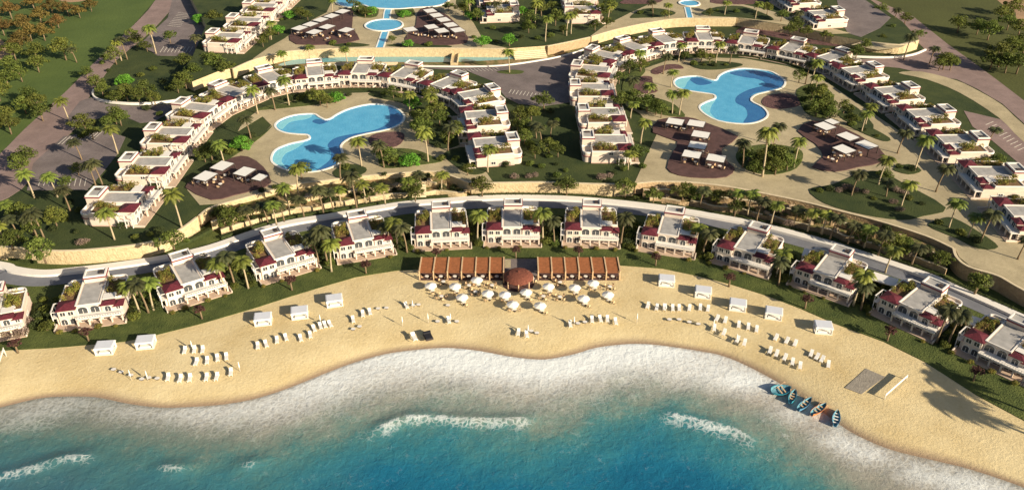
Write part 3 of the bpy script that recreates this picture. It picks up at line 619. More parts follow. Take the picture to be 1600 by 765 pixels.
# ------------------------------------------------------------------ leaf meshes
def leaf_cloud(mb, cents, per, size, rg, mi=0, squash=.8):
    for (cx, cy, cz, r) in cents:
        for _ in range(per):
            while True:
                d = Vector((rg.uniform(-1, 1), rg.uniform(-1, 1), rg.uniform(-1, 1)))
                if .25 < d.length < 1: break
            d = d.normalized() * (d.length ** .45)
            p = Vector((cx, cy, cz)) + Vector((d.x * r, d.y * r, d.z * r * squash))
            a = Vector((rg.gauss(0, 1), rg.gauss(0, 1), rg.gauss(0, 1))).normalized()
            nrm = (d + a * .7).normalized(); t = nrm.orthogonal().normalized(); t = (t * math.cos(a.x * 3) + nrm.cross(t) * math.sin(a.x * 3)); b = nrm.cross(t)
            s = size * rg.uniform(.6, 1.25)
            mb.add([p - t * s, p - b * s * .55, p + t * s, p + b * s * .55], [(0, 1, 2, 3)], mi)
def tree_protos(leafm, n, rad, height, per, size, seed, bark='bark'):
    out = []
    for k in range(n):
        rg = random.Random(seed + k); root = empty('broadleaf_tree')
        th = height - rad * .75; lean = rg.uniform(-.3, .3)
        tr = MB(); tr.tube([(0, 0, -.3), (lean * .3, 0, th * .5), (lean, 0, th)], [.26, .2, .13], 7)
        cents = []
        nl = rg.randint(6, 9)
        for i in range(nl):
            a = 2 * math.pi * i / nl + rg.uniform(-.3, .3); rr = rad * rg.uniform(.42, .68); zz = th + rad * rg.uniform(-.15, .35)
            c = (lean + rr * math.cos(a), rr * math.sin(a), zz); cents.append((*c, rad * rg.uniform(.30, .46)))
            tr.tube([(lean * .6, 0, th * .7), (c[0] * .6 + lean * .4, c[1] * .6, th + .2), c], [.12, .08, .03], 5, cap=False)
        for i in range(4):
            a = rg.uniform(0, 6.28); rr = rad * rg.uniform(0, .35)
            cents.append((lean + rr * math.cos(a), rr * math.sin(a), th + rad * rg.uniform(.35, .7), rad * rg.uniform(.32, .45)))
        for i in range(3):
            a = rg.uniform(0, 6.28); rr = rad * rg.uniform(.85, 1.0)
            cents.append((lean + rr * math.cos(a), rr * math.sin(a), th + rad * rg.uniform(-.1, .3), rad * .2))
        tr.build('trunk', bark, root)
        lf = MB(); leaf_cloud(lf, cents, per, size, rg); lf.build('crown', leafm, root); out.append(root)
    return out
def frond(mb, base, az, rise, L, rg, mi=0):
    d = Vector((math.cos(az), math.sin(az), 0)); side = Vector((-d.y, d.x, 0)); n = 9; pts = []
    for i in range(n + 1):
        t = i / n; pts.append(Vector(base) + d * (L * t * (1 - .12 * t)) + Vector((0, 0, L * (rise * t - (.55 + .5 * max(0, rise)) * t * t))))
    w = .05
    for i in range(n):
        mb.add([pts[i] - side * w, pts[i] + side * w, pts[i + 1] + side * w * .7, pts[i + 1] - side * w * .7], [(0, 1, 2, 3)], mi)
    for i in range(1, n + 1):
        t = i / n; l_ = L * .30 * (math.sin(math.pi * min(1, t * .86 + .12)) ** .7) + .1; p = pts[i]; tg = (pts[i] - pts[i - 1]).normalized()
        for s in (-1, 1):
            for q in (0, .5):
                pp = p - tg * (L / n) * q; dr = (side * s + tg * .75 + Vector((0, 0, -.35 + rg.uniform(-.2, .1)))).normalized(); ww = .085 * L / 3
                mb.add([pp - tg * ww, pp + dr * l_ * .5 - tg * ww * 1.1, pp + dr * l_, pp + dr * l_ * .5 + tg * ww * 1.1, pp + tg * ww], [(0, 1, 2, 3, 4)], mi)
def palm_protos(n, leafm, seed, bark, lean):
    out = []
    for k in range(n):
        rg = random.Random(seed + k); root = empty('palm_tree'); H_ = 10.0; lx = lean * rg.uniform(.4, 1)
        pts = [(lx * (t ** 1.8), 0, H_ * t - (.3 if t == 0 else 0)) for t in (0, .15, .35, .55, .75, .9, 1)]
        tr = MB(); tr.tube(pts, [.34, .25, .22, .2, .19, .2, .26], 9); tr.build('trunk', bark, root)
        top = (pts[-1][0], 0, H_); cr = MB()
        N = 26
        for i in range(N):
            az = i * 2.39996 + rg.uniform(-.15, .15); ring = i / N
            frond(cr, top, az, 1.05 - 1.25 * ring + rg.uniform(-.1, .1), rg.uniform(2.7, 3.5), rg)
        for i in range(6):  # hanging dead fronds
            frond(cr, (top[0], 0, H_ - .2), rg.uniform(0, 6.28), -.55, 1.9, rg, 1)
        cr.build('crown', [leafm, 'bark'], root); out.append(root)
    return out
def shrub_protos(leafm, n, rad, per, size, seed):
    out = []
    for k in range(n):
        rg = random.Random(seed + k); root = empty('shrub'); tr = MB(); cents = []
        for i in range(5):
            a = 2 * math.pi * i / 5 + rg.uniform(-.4, .4); c = (rad * .5 * math.cos(a), rad * .5 * math.sin(a), rad * rg.uniform(.45, .75)); cents.append((*c, rad * .5)); tr.tube([(0, 0, -.1), (c[0] * .6, c[1] * .6, c[2] * .6), c], [.06, .05, .02], 5, cap=False)
        cents.append((0, 0, rad * .8, rad * .5)); tr.build('stem', 'bark', root)
        lf = MB(); leaf_cloud(lf, cents, per, size, rg); lf.build('foliage', leafm, root); out.append(root)
    return out
USED = set()
def place(protos, i, loc, rz, s=(1, 1, 1)):
    p = protos[i % len(protos)]
    o = p if p.name not in USED else copy_tree(p)
    USED.add(p.name); o.location = loc; o.rotation_euler = (0, 0, rz); o.scale = s; return o

# ------------------------------------------------------------------ villas
def window_mesh(w, h, arch, name):
    """frame and glass meshes facing -y, sill at z=0"""
    f = MB(); t = .13
    n = 8; hs = h - (w / 2 if arch else 0)
    def outline(k):
        if not arch: return [(-w / 2 - k, -k * .5), (w / 2 + k, -k * .5), (w / 2 + k, h + k), (-w / 2 - k, h + k)]
        pts = [(-w / 2 - k, -k * .5), (w / 2 + k, -k * .5)]
        return pts + [((w / 2 + k) * math.cos(a), hs + (w / 2 + k) * math.sin(a)) for a in np.linspace(0, math.pi, n)]
    o, i = outline(t), outline(0); N = len(o)
    vs = [(x, -.09, z) for x, z in o] + [(x, -.09, z) for x, z in i] + [(x, .02, z) for x, z in o] + [(x, .02, z) for x, z in i]
    fs = []
    for a in range(N):
        b = (a + 1) % N; fs += [(a, b, N + b, N + a), (a, 2 * N + a, 2 * N + b, b), (N + a, N + b, 3 * N + b, 3 * N + a)]
    f.add(vs, fs)
    f.box(-.04, .04, -.07, .0, 0, hs); 
    g = MB(); g.add([(x, -.03, z) for x, z in i], [tuple(range(N))])
    return f.mesh(name + '_frame'), g.mesh('pane')
WM = {}
def get_win(w, h, arch):
    k = (w, h, arch)
    if k not in WM:
        a, b = window_mesh(w, h, arch, 'window'); a.materials.append(M['trim_white']); b.materials.append(M['glass']); WM[k] = (a, b)
    return WM[k]
def add_window(root, x, y, z, w, h, arch=False, rz=0.0, name='window'):
    a, b = get_win(w, h, arch)
    o = bpy.data.objects.new(name, a); C.objects.link(o); o.parent = root; o.location = (x, y, z); o.rotation_euler.z = rz
    p = bpy.data.objects.new('pane', b); C.objects.link(p); p.parent = o
def rail(mb, x0, x1, y, z, h=.85):
    mb.box(x0, x1, y, y + .09, z + h - .09, z + h); mb.box(x0, x1, y, y + .07, z + .08, z + .16)
    x = x0
    while x <= x1 + .01: mb.box(x - .04, x + .04, y, y + .08, z, z + h); x += max(.3, (x1 - x0) / max(1, round((x1 - x0) / .55)))
def garden_mesh(seed, w, d):
    rg = random.Random(seed); lf = MB(); cs = []
    for i in range(16): cs.append((rg.uniform(-w / 2 + .5, w / 2 - .5), rg.uniform(-d / 2 + .5, d / 2 - .5), rg.uniform(.5, 1.6), rg.uniform(.5, .95)))
    leaf_cloud(lf, cs, 70, .17, rg, squash=.9); return lf.mesh('planting')
GM = []
for s in range(4):
    me = garden_mesh(70 + s, 3.7, 6.6); me.materials.append(M['garden_leaf']); GM.append(me)
def round_annex(mb, x0, x1, y0, y1, z0, z1, flip, r=1.3, mi=0):
    a = [(x0, y0), (x1, y0), (x1, y1)] + [(x0 + r - r * math.sin(t), y1 - r + r * math.cos(t)) for t in np.linspace(0, math.pi / 2, 7)]
    if flip: a = [(x0 + x1 - p[0], p[1]) for p in a][::-1]
    mb.prism(a, z0, z1, mi); return a
def make_villa(front_annex=True):
    r = empty('villa')
    a = MB(); a.box(-7.2, 7.2, 0, 11, -1.2, 3.1); a.box(-7.25, 7.25, -.05, 11.05, -1.2, .35, 1); a.build('ground_storey', ['wall_white', 'rose_plaster'], r)
    a = MB()
    a.box(-6.6, -2.9, -.35, 3.3, 3.0, 6.1); a.box(-2.9, 2.6, .5, 10.9, 3.0, 6.4); a.box(-6.95, -2.9, 3.3, 10.9, 3.0, 5.3); a.box(2.6, 6.95, 3.2, 10.9, 3.0, 5.3)
    a.box(2.6, 5.2, .2, 3.2, 3.0, 5.7); a.box(5.2, 7.0, .3, 3.2, 3.0, 4.7); a.box(-6.6, -2.9, -.35, 0, -1.2, 3.0)
    a.build('upper_storey', 'wall_white', r)
    a = MB(); a.box(-2.2, 1.9, 1.0, 9.85, 6.4, 6.46); a.build('roof_slab', 'roof_grey', r)
    a = MB(); a.ring(-2.9, 2.6, .5, 10.9, 6.4, 6.62, .3); a.ring(-6.95, -2.92, 3.35, 10.9, 5.3, 5.75, .2); a.ring(2.62, 6.95, 3.25, 10.9, 5.3, 5.75, .2); a.build('parapet', 'trim_white', r)
    for x0, x1, y0, y1, z, h in ((-6.6, -2.9, -.35, 3.1, 6.1, 1.25), (2.6, 5.2, .2, 1.9, 5.7, .8), (5.25, 7.0, .3, 2.6, 4.7, .8)):
        a = MB(); a.hip(x0, x1, y0, y1, z, h); a.build('hipped_roof', 'maroon_tile', r)
    a = MB(); a.box(2.75, 5.5, 1.9, 4.4, 6.35, 6.5)
    for x in (2.85, 5.4):
        for y in (2.35, 4.3): a.box(x - .08, x + .08, y - .08, y + .08, 5.3, 6.35)
    a.build('canopy', 'trim_white', r)
    # stair tower
    t = MB(); t.box(-2.3, 2.6, 9.9, 13.4, -1.2, 8.0); tw = t.build('tower', 'wall_white', r)
    t = MB(); t.box(-2.48, 2.78, 9.72, 13.58, 8.0, 8.45); t.build('tower_band', 'maroon_band', tw)
    t = MB(); t.ring(-2.3, 2.6, 9.9, 13.4, 8.45, 9.05, .35); t.build('tower_parapet', 'trim_white', tw)
    t = MB(); t.box(-1.9, 2.2, 10.3, 13.0, 8.40, 8.62); t.build('tower_roof', 'roof_grey', tw)
    t = MB(); t.box(.9, 1.8, 11.0, 12.4, 8.62, 9.0); t.build('roof_hatch', 'dark_metal', tw)
    for fl, x0, x1 in ((False, -6.6, -2.3), (True, 2.6, 6.7)):
        a = MB(); pts = round_annex(a, x0, x1, 11.0, 13.4, -1.2, 4.3, fl); an = a.build('rear_annex', 'wall_white', r)
        a = MB(); pts2 = pts + [pts[0]]; ribbon(a, pts, .28, 4.3, 5.0, closed=True); a.build('annex_parapet', 'trim_white', an)
        a = MB(); ribbon(a, pts, .42, 2.7, 2.95, closed=True); a.build('annex_band', 'maroon_band', an)
    a = MB(); a.box(-7.7, 7.7, -2.7, -.0, -1.2, .12); a.build('terrace', 'paving_terrace', r)
    for x in (-7.7, 7.45):
        a = MB(); a.box(x, x + .25, -2.7, 0, .12, .75); a.build('terrace_wall', 'wall_white', r)
    a = MB(); a.box(-2.85, 7.1, -1.75, .45, 3.0, 3.2); bal = a.build('balcony', 'trim_white', r)
    for x in (-2.65, -.2, 2.2, 4.6, 6.9):
        a = MB(); a.box(x - .17, x + .17, -1.7, -1.36, -.1, 3.0); a.build('column', 'wall_white', r)
    a = MB(); a.box(-2.85, 7.1, -1.7, -1.4, 2.55, 3.0); a.build('lintel', 'wall_white', r)
    a = MB(); rail(a, -2.85, 7.1, -1.7, 3.2); a.build('railing', 'trim_white', bal)
    a = MB(); a.box(-8.1, -7.2, -.2, 3.4, 3.0, 3.14)
    for y in (-.1, 1.6, 3.3): a.box(-8.05, -7.9, y - .08, y + .08, -.2, 5.6)
    a.box(-8.1, -7.85, -.3, 3.5, 5.6, 5.8); a.box(-8.1, -6.9, -.3, -.1, 5.6, 5.8); a.box(-8.1, -6.9, 3.3, 3.5, 5.6, 5.8); a.build('side_balcony', 'trim_white', r)
    for x, w, ar in ((-5.7, 1.3, 1), (-3.8, 1.3, 1), (-1.4, 1.9, 1), (1.0, 1.9, 1), (3.4, 1.9, 1), (5.8, 1.7, 1)):
        add_window(r, x, -.35 if x < -2.9 else 0, .2, w, 2.3, True, name='arched_door')
    for x, w in ((-5.6, 1.1), (-3.9, 1.1)): add_window(r, x, -.35, 3.9, w, 1.5)
    add_window(r, -1.5, .5, 3.2, 2.0, 2.6, True, name='arched_door'); add_window(r, 1.1, .5, 3.2, 1.9, 2.6, True, name='arched_door')
    add_window(r, 3.9, .2, 3.2, 1.3, 2.1, True, name='arched_door'); add_window(r, 6.1, .3, 3.5, .9, .95)
    add_window(r, -6.95, 5.5, 3.8, 1.1, 1.2, rz=-math.pi / 2); add_window(r, -7.2, 2.0, .9, 1.2, 1.5, rz=-math.pi / 2)
    add_window(r, 7.2, 5.0, 1.0, 1.2, 1.3, rz=math.pi / 2)
    add_window(r, .2, 13.4, 1.0, .9, 1.6, rz=math.pi); add_window(r, .2, 13.4, 5.2, .8, 1.2, rz=math.pi); add_window(r, -4.4, 13.4, 1.0, 1.0, 1.3, rz=math.pi); add_window(r, 4.6, 13.4, 1.0, 1.0, 1.3, rz=math.pi)
    for x in (-4.95, 4.8):
        a = MB(); a.box(-1.78, 1.78, -3.4, 3.4, 0, .16); s_ = a.build('roof_garden', 'soil', r, (x, 7.1, 5.3))
        o = bpy.data.objects.new('planting', GM[0]); C.objects.link(o); o.parent = s_; o.location = (0, 0, .15); o.scale = (1.06, 1.04, 1.5)
    return r
villa0 = make_villa(); VU = [False]; VN = [0]
ALLV = []
VZ = .66
def place_villa(p, rz, z, group, sx=1.0, sy=1.0):
    o = villa0 if not VU[0] else copy_tree(villa0); VU[0] = True
    o.location = (p[0], p[1], z); o.rotation_euler = (0, 0, rz); o.scale = (sx, sy, VZ); o['group'] = group; o['category'] = 'villa'
    for ch in o.children:
        if ch.name.startswith('roof_garden'):
            VN[0] += 1
            for g in ch.children: g.data = GM[VN[0] * 7 % 4]; g.rotation_euler.z = math.pi * (VN[0] % 2)
    ALLV.append((o, Vector(o.location), rz)); return o
BV = [((-62, 545), (28, 528)), ((82, 520), (201, 504)), ((259, 490), (366, 456)), ((409, 447), (502, 419)), ((528, 414), (620, 398)), ((648, 393), (735, 388.5)), ((757, 386.5), (845, 386.5)), ((880, 386), (967, 389)), ((994, 392), (1085, 406)), ((1108, 410), (1200, 437)), ((1226, 444), (1328, 480)), ((1357, 490), (1456, 537)), ((1488, 551), (1598, 603))]
beach = []
for k, (a, b) in enumerate(BV):
    A, B = P(*a, LAWN_Z), P(*b, LAWN_Z); d = (B - A).normalized(); ang = math.atan2(d.y, d.x); m_ = (A + B) / 2; n_ = Vector((-d.y, d.x, 0))
    q = m_ + n_ * 2.6; beach.append((place_villa(q, ang, LAWN_Z + .1, 'villas along the beach'), a[0], q, ang))
names = ['cropped villa at the left end of the beach row', 'villa behind the two leftmost beach cabanas']
label_rank([(b[0], b[1]) for b in beach], 'white beach villa with maroon roofs and roof gardens, {n} in the beach row')
def arc(towers, zb, group, fmt, flip=1, key=None):
    T = [P(a, b, zb + 6.1) for a, b in towers]; out = []
    for i, t in enumerate(T):
        a, b = T[max(0, i - 1)], T[min(len(T) - 1, i + 1)]; d = (b - a).normalized() * flip
        ang = math.atan2(d.y, d.x); n_ = Vector((-d.y, d.x, 0)); q = t - n_ * 11.6 * 1.06 - d * .1
        out.append(place_villa(q, ang, zb + .1, group, 1.14, 1.06))
    N = len(out)
    for i, o in enumerate(out): o['label'] = fmt.format(n=ordn(i) + (' ' if True else ''))
    return out
LARC = [(150, 298), (200, 243), (238, 196), (282, 156), (339, 128), (411, 104), (490, 94), (571, 90), (646, 97), (717, 113), (769, 134), (783, 169), (800, 211)]
RARC = [(919, 208), (912, 166), (899, 127), (902, 97), (925, 73), (972, 58), (1026, 46), (1098, 42), (1174, 48), (1248, 60), (1319, 76), (1367, 99), (1423, 131), (1479, 167), (1531, 209), (1589, 260), (1652, 322)]
larc = arc(LARC, Z1, 'villas in the left arc', 'white villa with roof gardens, {n}in the left arc counted clockwise from lower left')
rarc = arc(RARC, Z1, 'villas in the right arc', 'white villa with roof gardens, {n}in the right arc counted clockwise from lower left')
tl = arc([(332, 47), (363, 23), (388, 1), (410, -17)], Z2, 'villas at the top left', 'white terraced villa in the top left row by the deck, {n}from below')
tc_ = arc([(803, 4), (796, -18)], Z2, 'villas at the top centre', 'white villa at the top centre above the bright round trees, {n}from below', flip=-1)
tr_ = arc([(889, 6), (884, -16)], Z2, 'villas at the top right of centre', 'white villa at the top just right of centre, {n}from below')
tr2 = arc([(1309, 12), (1268, -12)], Z2, 'villas at the top right', 'white villa at the top right beside the purple car park, {n}from below', flip=-1)
sheet('car_park', [(1318, 40), (1310, 10), (1300, -30), (1345, -30), (1352, 0), (1392, 28), (1375, 44), (1345, 58), (1325, 52)], Z2 + .05, 'paving_car', 0, .05)

for k, (px, py, ang) in enumerate([(1378, 437, -34), (1532, 508, -38), (1270, 398, -26)]):
    r = empty('carport', P(px, py + 13, LAWN_Z), R(ang)); tag(r, 'flat white carport roof between right beach villas, ' + ('leftmost', 'middle one', 'rightmost')[(1, 2, 0)[k]], 'carport', 'white carports')
    a = MB(); a.box(-2.9, 2.9, -1.9, 1.9, 2.5, 2.72); a.build('roof', 'trim_white', r)
    for x in (-2.7, 2.7):
        for y in (-1.7, 1.7):
            a = MB(); a.box(x - .12, x + .12, y - .12, y + .12, -.1, 2.5); a.build('post', 'wall_white', r)
    a = MB(); a.box(-2.8, 2.8, 1.5, 1.75, -.1, 2.3); a.build('back_wall', 'wall_white', r)

# ------------------------------------------------------------------ pergola, pavilion, beach furniture
ZB = 1.1
def make_pergola(x0, x1, nb, label):
    A, B = P(x0, 437, ZB), P(x1, 437, ZB); w = (B - A).length; bw = w / nb; D = 6.2; Hh = 2.4
    r = empty('pergola', A); tag(r, label, 'pergola', None)
    for i in range(nb + 1):
        a = MB(); x = i * bw
        a.box(x - .16, x + .16, -.3, D + .2, Hh, Hh + .3); a.build('beam', 'timber_pale', r)
        for y in (0, D):
            a = MB(); a.box(x - .14, x + .14, y - .14, y + .14, -.3, Hh); a.build('post', 'timber_pale', r)
    for i in range(nb):
        a = MB(); y = .3
        a.box(i * bw + .17, (i + 1) * bw - .17, .3, D, Hh - .02, Hh + .04)
        while y < D: a.box(i * bw + .17, (i + 1) * bw - .17, y, y + .12, Hh + .04, Hh + .16); y += .34
        a.build('roof_slats', 'timber_red', r)
    a = MB(); a.box(-.2, w + .2, D + .1, D + .3, Hh - .3, Hh + .1); a.box(-.2, w + .2, .0, .18, Hh - .3, Hh - .05); a.build('cross_beam', 'timber_red', r)
    a = MB(); a.box(-.1, w + .1, D - .15, D + .05, -.3, 1.9); a.build('back_screen', 'timber_red', r)
    a = MB(); a.box(-.1, w + .1, -.2, D, -.3, .06); a.build('floor', 'deck_maroon', r)
    return [(A.x + (i + .5) * bw, A.y + .5) for i in range(nb)]
def make_table():
    t = empty('round_table'); a = MB(); a.tube([(0, 0, .70), (0, 0, .76)], [.5, .5], 14); a.build('table_top', 'trim_white', t)
    a = MB(); a.tube([(0, 0, 0), (0, 0, .05), (0, 0, .06), (0, 0, .7)], [.32, .32, .06, .06], 8); a.build('pedestal', 'dark_metal', t); return [t]
def make_chair():
    t = empty('chair'); a = MB(); a.box(-.26, .26, -.26, .26, .40, .47); a.build('seat', 'timber_pale', t)
    a = MB(); a.box(-.26, .26, .22, .28, .47, .95); a.build('backrest', 'timber_pale', t)
    for x in (-.22, .22):
        for y in (-.22, .22):
            a = MB(); a.box(x - .03, x + .03, y - .03, y + .03, 0, .40); a.build('leg', 'dark_metal', t)
    return [t]
TAB, CHR = make_table(), make_chair()
tabs, chairs = {}, {}
def table_set(x, y, z, key, px, n=2, a0=0.3, s=1.0):
    t = place(TAB, 0, (x, y, z), 0, (s, s, s)); t['category'] = 'table'; t['group'] = 'tables ' + key; tabs.setdefault(key, []).append((t, px))
    for i in range(n):
        a = a0 + 2 * math.pi * i / n
        c = place(CHR, 0, (x + 1.15 * s * math.cos(a), y + 1.15 * s * math.sin(a), z), a - math.pi / 2, (s, s, s)); c['category'] = 'chair'; c['group'] = 'chairs ' + key; chairs.setdefault(key, []).append((c, px + i * .1))
for args in ((656, 787, 6, 'long timber beach pergola with red slatted roof, left of the domed pavilion'), (841, 968, 6, 'long timber beach pergola with red slatted roof, right of the domed pavilion')):
    side_ = 'left' if args[0] < 700 else 'right'
    for i, (x, y) in enumerate(make_pergola(*args)): table_set(x, y, ZB + .06, 'under the ' + side_ + ' beach pergola', args[0] + i * 21, 2, 0.0)
sheet('paved_court', [(787, 404), (841, 404), (841, 438), (787, 438)], ZB + .12, 'paving_car', 0, .2)
sheet('paved_court', [(789, 405), (798, 405), (798, 418), (789, 418)], ZB + .14, 'paving_beige', 0, .01)
# round pavilion
c = P(810, 442, ZB); r = empty('round_pavilion', c); tag(r, 'round pavilion with reddish domed roof between the two beach pergolas', 'pavilion')
a = MB(); n = 20; rings = [(3.7, 1.8), (3.5, 2.1), (3.0, 2.6), (2.3, 3.0), (1.3, 3.25), (.5, 3.35), (.05, 3.4)]
vs = [(rr * math.cos(2 * math.pi * k / n) * (1 + .02 * (k % 2)), rr * math.sin(2 * math.pi * k / n), z) for rr, z in rings for k in range(n)]
a.add(vs, [(i * n + k, i * n + (k + 1) % n, (i + 1) * n + (k + 1) % n, (i + 1) * n + k) for i in range(len(rings) - 1) for k in range(n)]); a.build('dome_roof', 'thatch_red', r)
a = MB(); a.tube([(0, 0, 3.3), (0, 0, 3.7)], [.35, .1], 8); a.build('finial', 'thatch_red', r)
for k in range(8):
    t = 2 * math.pi * k / 8; a = MB(); a.tube([(3.6 * math.cos(t), 3.6 * math.sin(t), -.3), (3.6 * math.cos(t), 3.6 * math.sin(t), 2.0)], [.13, .13], 8); a.build('post', 'timber_pale', r)
a = MB(); a.tube([(0, 0, -.3), (0, 0, .1)], [3.9, 3.9], 24); a.build('floor', 'deck_maroon', r)
a = MB(); a.tube([(0, 0, .1), (0, 0, 1.1)], [1.6, 1.6], 16); a.build('bar_counter', 'timber_red', r)

def make_parasol():
    t = empty('parasol'); a = MB(); a.tube([(0, 0, -.2), (0, 0, 2.1)], [.045, .045], 6); a.build('pole', 'trim_white', t)
    a = MB(); n = 8; R1 = 1.5
    v = [(R1 * math.cos(2 * math.pi * k / n + .39), R1 * math.sin(2 * math.pi * k / n + .39), 1.65) for k in range(n)]
    v2 = [(x, y, 1.5) for x, y, _ in v]
    a.add([(0, 0, 2.2)] + v + v2, [(0, 1 + k, 1 + (k + 1) % n) for k in range(n)] + [(1 + k, 1 + n + k, 1 + n + (k + 1) % n, 1 + (k + 1) % n) for k in range(n)]); a.build('canopy', 'canvas', t)
    a = MB(); a.tube([(0, 0, 0), (0, 0, .1)], [.35, .35], 10); a.build('base', 'trim_white', t); return [t]
PAR = make_parasol()
def unproj(px, py, h, z):  # ground point under something seen at height h
    p = P(px, py, z + h); return (p.x, p.y)
ps = []
for px, py in [(673, 445), (711, 446), (745, 436), (722, 463), (762, 457), (789, 459), (822, 455), (801, 474), (857, 446), (898, 448), (927, 441), (912, 465), (950, 459), (844, 476)]:
    x, y = unproj(px, py, 1.8, ZB); o = place(PAR, 0, (x, y, ZB), rnd.random() * .5); o['category'] = 'parasol'; o['group'] = 'white parasols on the sand before the pergolas'; ps.append((o, px))
    table_set(x + .5, y - .6, ZB, 'beside the white beach parasols', px, 2, rnd.random() * 3)
label_rank(ps, 'open white parasol on the sand before the pergolas, {n}')
for px, py in [(693, 441), (690, 464), (743, 457), (769, 447), (875, 442), (849, 464), (875, 465), (953, 449), (733, 447), (832, 436)]:
    p = P(px, py + 2, ZB); table_set(p.x, p.y, ZB, 'on open sand before the pergolas', px, 4, rnd.random())

# cabanas
def make_cabana():
    t = empty('beach_cabana'); w, d, h = 1.9, 1.5, 1.65
    a = MB(); a.box(-w, w, -d, d, h, h + .16); a.box(-w - .1, w + .1, -d - .1, d + .1, h - .1, h)
    a.build('roof', 'canvas', t)
    a = MB(); a.box(-w + .15, w - .15, -d + .15, d - .15, h + .165, h + .22); a.build('roof_panel', 'canvas_grey', t)
    for x in (-w + .1, w - .1):
        for y in (-d + .1, d - .1):
            a = MB(); a.box(x - .07, x + .07, y - .07, y + .07, -.3, h - .1); a.build('post', 'trim_white', t)
            a = MB(); a.tube([(x * .9, y * .9, .1), (x * .93, y * .93, .8), (x * .86, y * .86, h - .1)], [.2, .12, .34], 8); a.build('curtain', 'curtain', t)
    a = MB(); a.box(-w + .1, w - .1, d - .14, d - .1, .3, h - .1); a.build('back_curtain', 'curtain', t)
    a = MB(); a.box(-w, w, -d, d, -.3, .15); a.build('platform', 'trim_white', t)
    a = MB(); a.box(-1.2, 1.2, -1.0, .9, .15, .4); a.build('daybed', 'canvas', t); return [t]
CAB = make_cabana(); cl, cr_ = [], []
for px, py, an in [(166, 548, 6), (229, 539, 8), (412, 503, 10), (469, 493, 12), (523, 474, 14), (1041, 443, -8), (1098, 461, -12), (1152, 481, -14), (1208, 494, -16), (1285, 516, -8)]:
    o = place(CAB, 0, P(px, py, ZB - .02), R(an)); o['category'] = 'cabana'; o['group'] = 'white cabanas along the beach'; (cl if px < 800 else cr_).append((o, px))
label_rank(cl, 'white curtained beach cabana left of the pergolas, {n}'); label_rank(cr_, 'white curtained beach cabana right of the pergolas, {n}')

# loungers
def make_lounger():
    t = empty('sun_lounger')
    a = MB(); a.box(-.36, .36, -1.0, .35, .34, .46); a.build('seat', 'canvas', t)
    a = MB(); a.add([(-.36, .35, .34), (.36, .35, .34), (.36, 1.0, .78), (-.36, 1.0, .78), (-.36, .33, .46), (.36, .33, .46), (.36, .94, .90), (-.36, .94, .90)], [(3, 2, 1, 0), (4, 5, 6, 7), (0, 1, 5, 4), (1, 2, 6, 5), (2, 3, 7, 6), (3, 0, 4, 7)]); a.build('backrest', 'canvas', t)
    a = MB(); a.box(-.38, -.30, -1.02, .95, .24, .33); a.box(.30, .38, -1.02, .95, .24, .33); a.build('frame', 'trim_white', t)
    for x in (-.34, .34):
        for y in (-.85, .8):
            a = MB(); a.box(x - .04, x + .04, y - .04, y + .04, -.1, .24); a.build('leg', 'trim_white', t)
    return [t]
LNG = make_lounger()
GR = [
      ('in the upper short row below the second cabana', [(289, 549), (304, 548), (317, 548)], 10),
      ('in the lower short row below the second cabana', [(307, 567), (324, 565), (340, 561), (354, 559)], 10),
      ('in the row nearest the water at far left', [(263, 591), (282, 593), (297, 592), (323, 591), (339, 590), (361, 583)], 6),
      ('in the slanting row below third and fourth cabanas', [(403, 542), (416, 539), (433, 533), (447, 529), (470, 530), (485, 525), (491, 515), (501, 511), (508, 509), (516, 508)], 22),
      ('scattered below and right of the fifth cabana', [(552, 501), (567, 492), (578, 489), (635, 479), (701, 502)], 20),
      ('in the small central group near the waterline', [(810, 521), (823, 524)], 0),
      ('in the central row below the right pergola', [(891, 508), (925, 501), (938, 500), (949, 500), (962, 504)], 0),
      ('below the first two cabanas right of pergolas', [(1012, 479), (1026, 482), (1038, 482), (1051, 483), (1061, 483), (1077, 483), (1094, 482), (1106, 484)], -14),
      ('in the upper row below the third right cabana', [(1120, 499), (1133, 502), (1154, 509), (1169, 512), (1182, 516)], -22),
      ('in the lower row below the third right cabana', [(1116, 514), (1131, 521), (1152, 532), (1163, 537)], -22),
      ('in the short upper row left of the rightmost cabana', [(1212, 529), (1229, 534), (1242, 538)], -28),
      ('in the lowest row above the beached boats', [(1203, 549), (1213, 554), (1226, 560), (1238, 567), (1250, 573)], -28),
      ('in the row left of the grey patch', [(1267, 554), (1276, 559), (1284, 563), (1294, 571)], -28)]
for key, pts, an in GR:
    its = []
    for px, py in pts:
        o = place(LNG, 0, P(px, py, ZB - .03), R(an + rnd.uniform(-9, 9)), (1.0, 1.02, 1.0)); o['category'] = 'sun lounger'; o['group'] = 'white sun loungers on the beach'; its.append((o, px))
    label_rank(its, 'white sun lounger, {n} ' + key)
its = []
for px, py in [(178, 578), (190, 582), (205, 587), (222, 593), (233, 591), (246, 592), (591, 483), (604, 482), (552, 515), (562, 511), (646, 478), (654, 477), (684, 503), (714, 503), (839, 521), (830, 518), (903, 506), (914, 504), (1046, 500), (1061, 500), (1077, 504), (1091, 507), (700, 478)]:
    o = place(TAB, 0, P(px, py, ZB - .02), 0, (1.1, .9, .45)); o['category'] = 'table'; o['group'] = 'low round stools on the sand'; its.append((o, px))
label_rank(its, 'low pale round stool alone on open sand, {n}')
o = place(LNG, 0, P(647, 528, ZB - .03), R(25), (1.3, 1.2, 1.1)); tag(o, 'white sun lounger beside the dark daybed near the waterline', 'sun lounger', 'white sun loungers on the beach')
t = empty('daybed', P(669, 526, ZB), R(22)); tag(t, 'large black double daybed alone on the sand near the waterline', 'daybed')
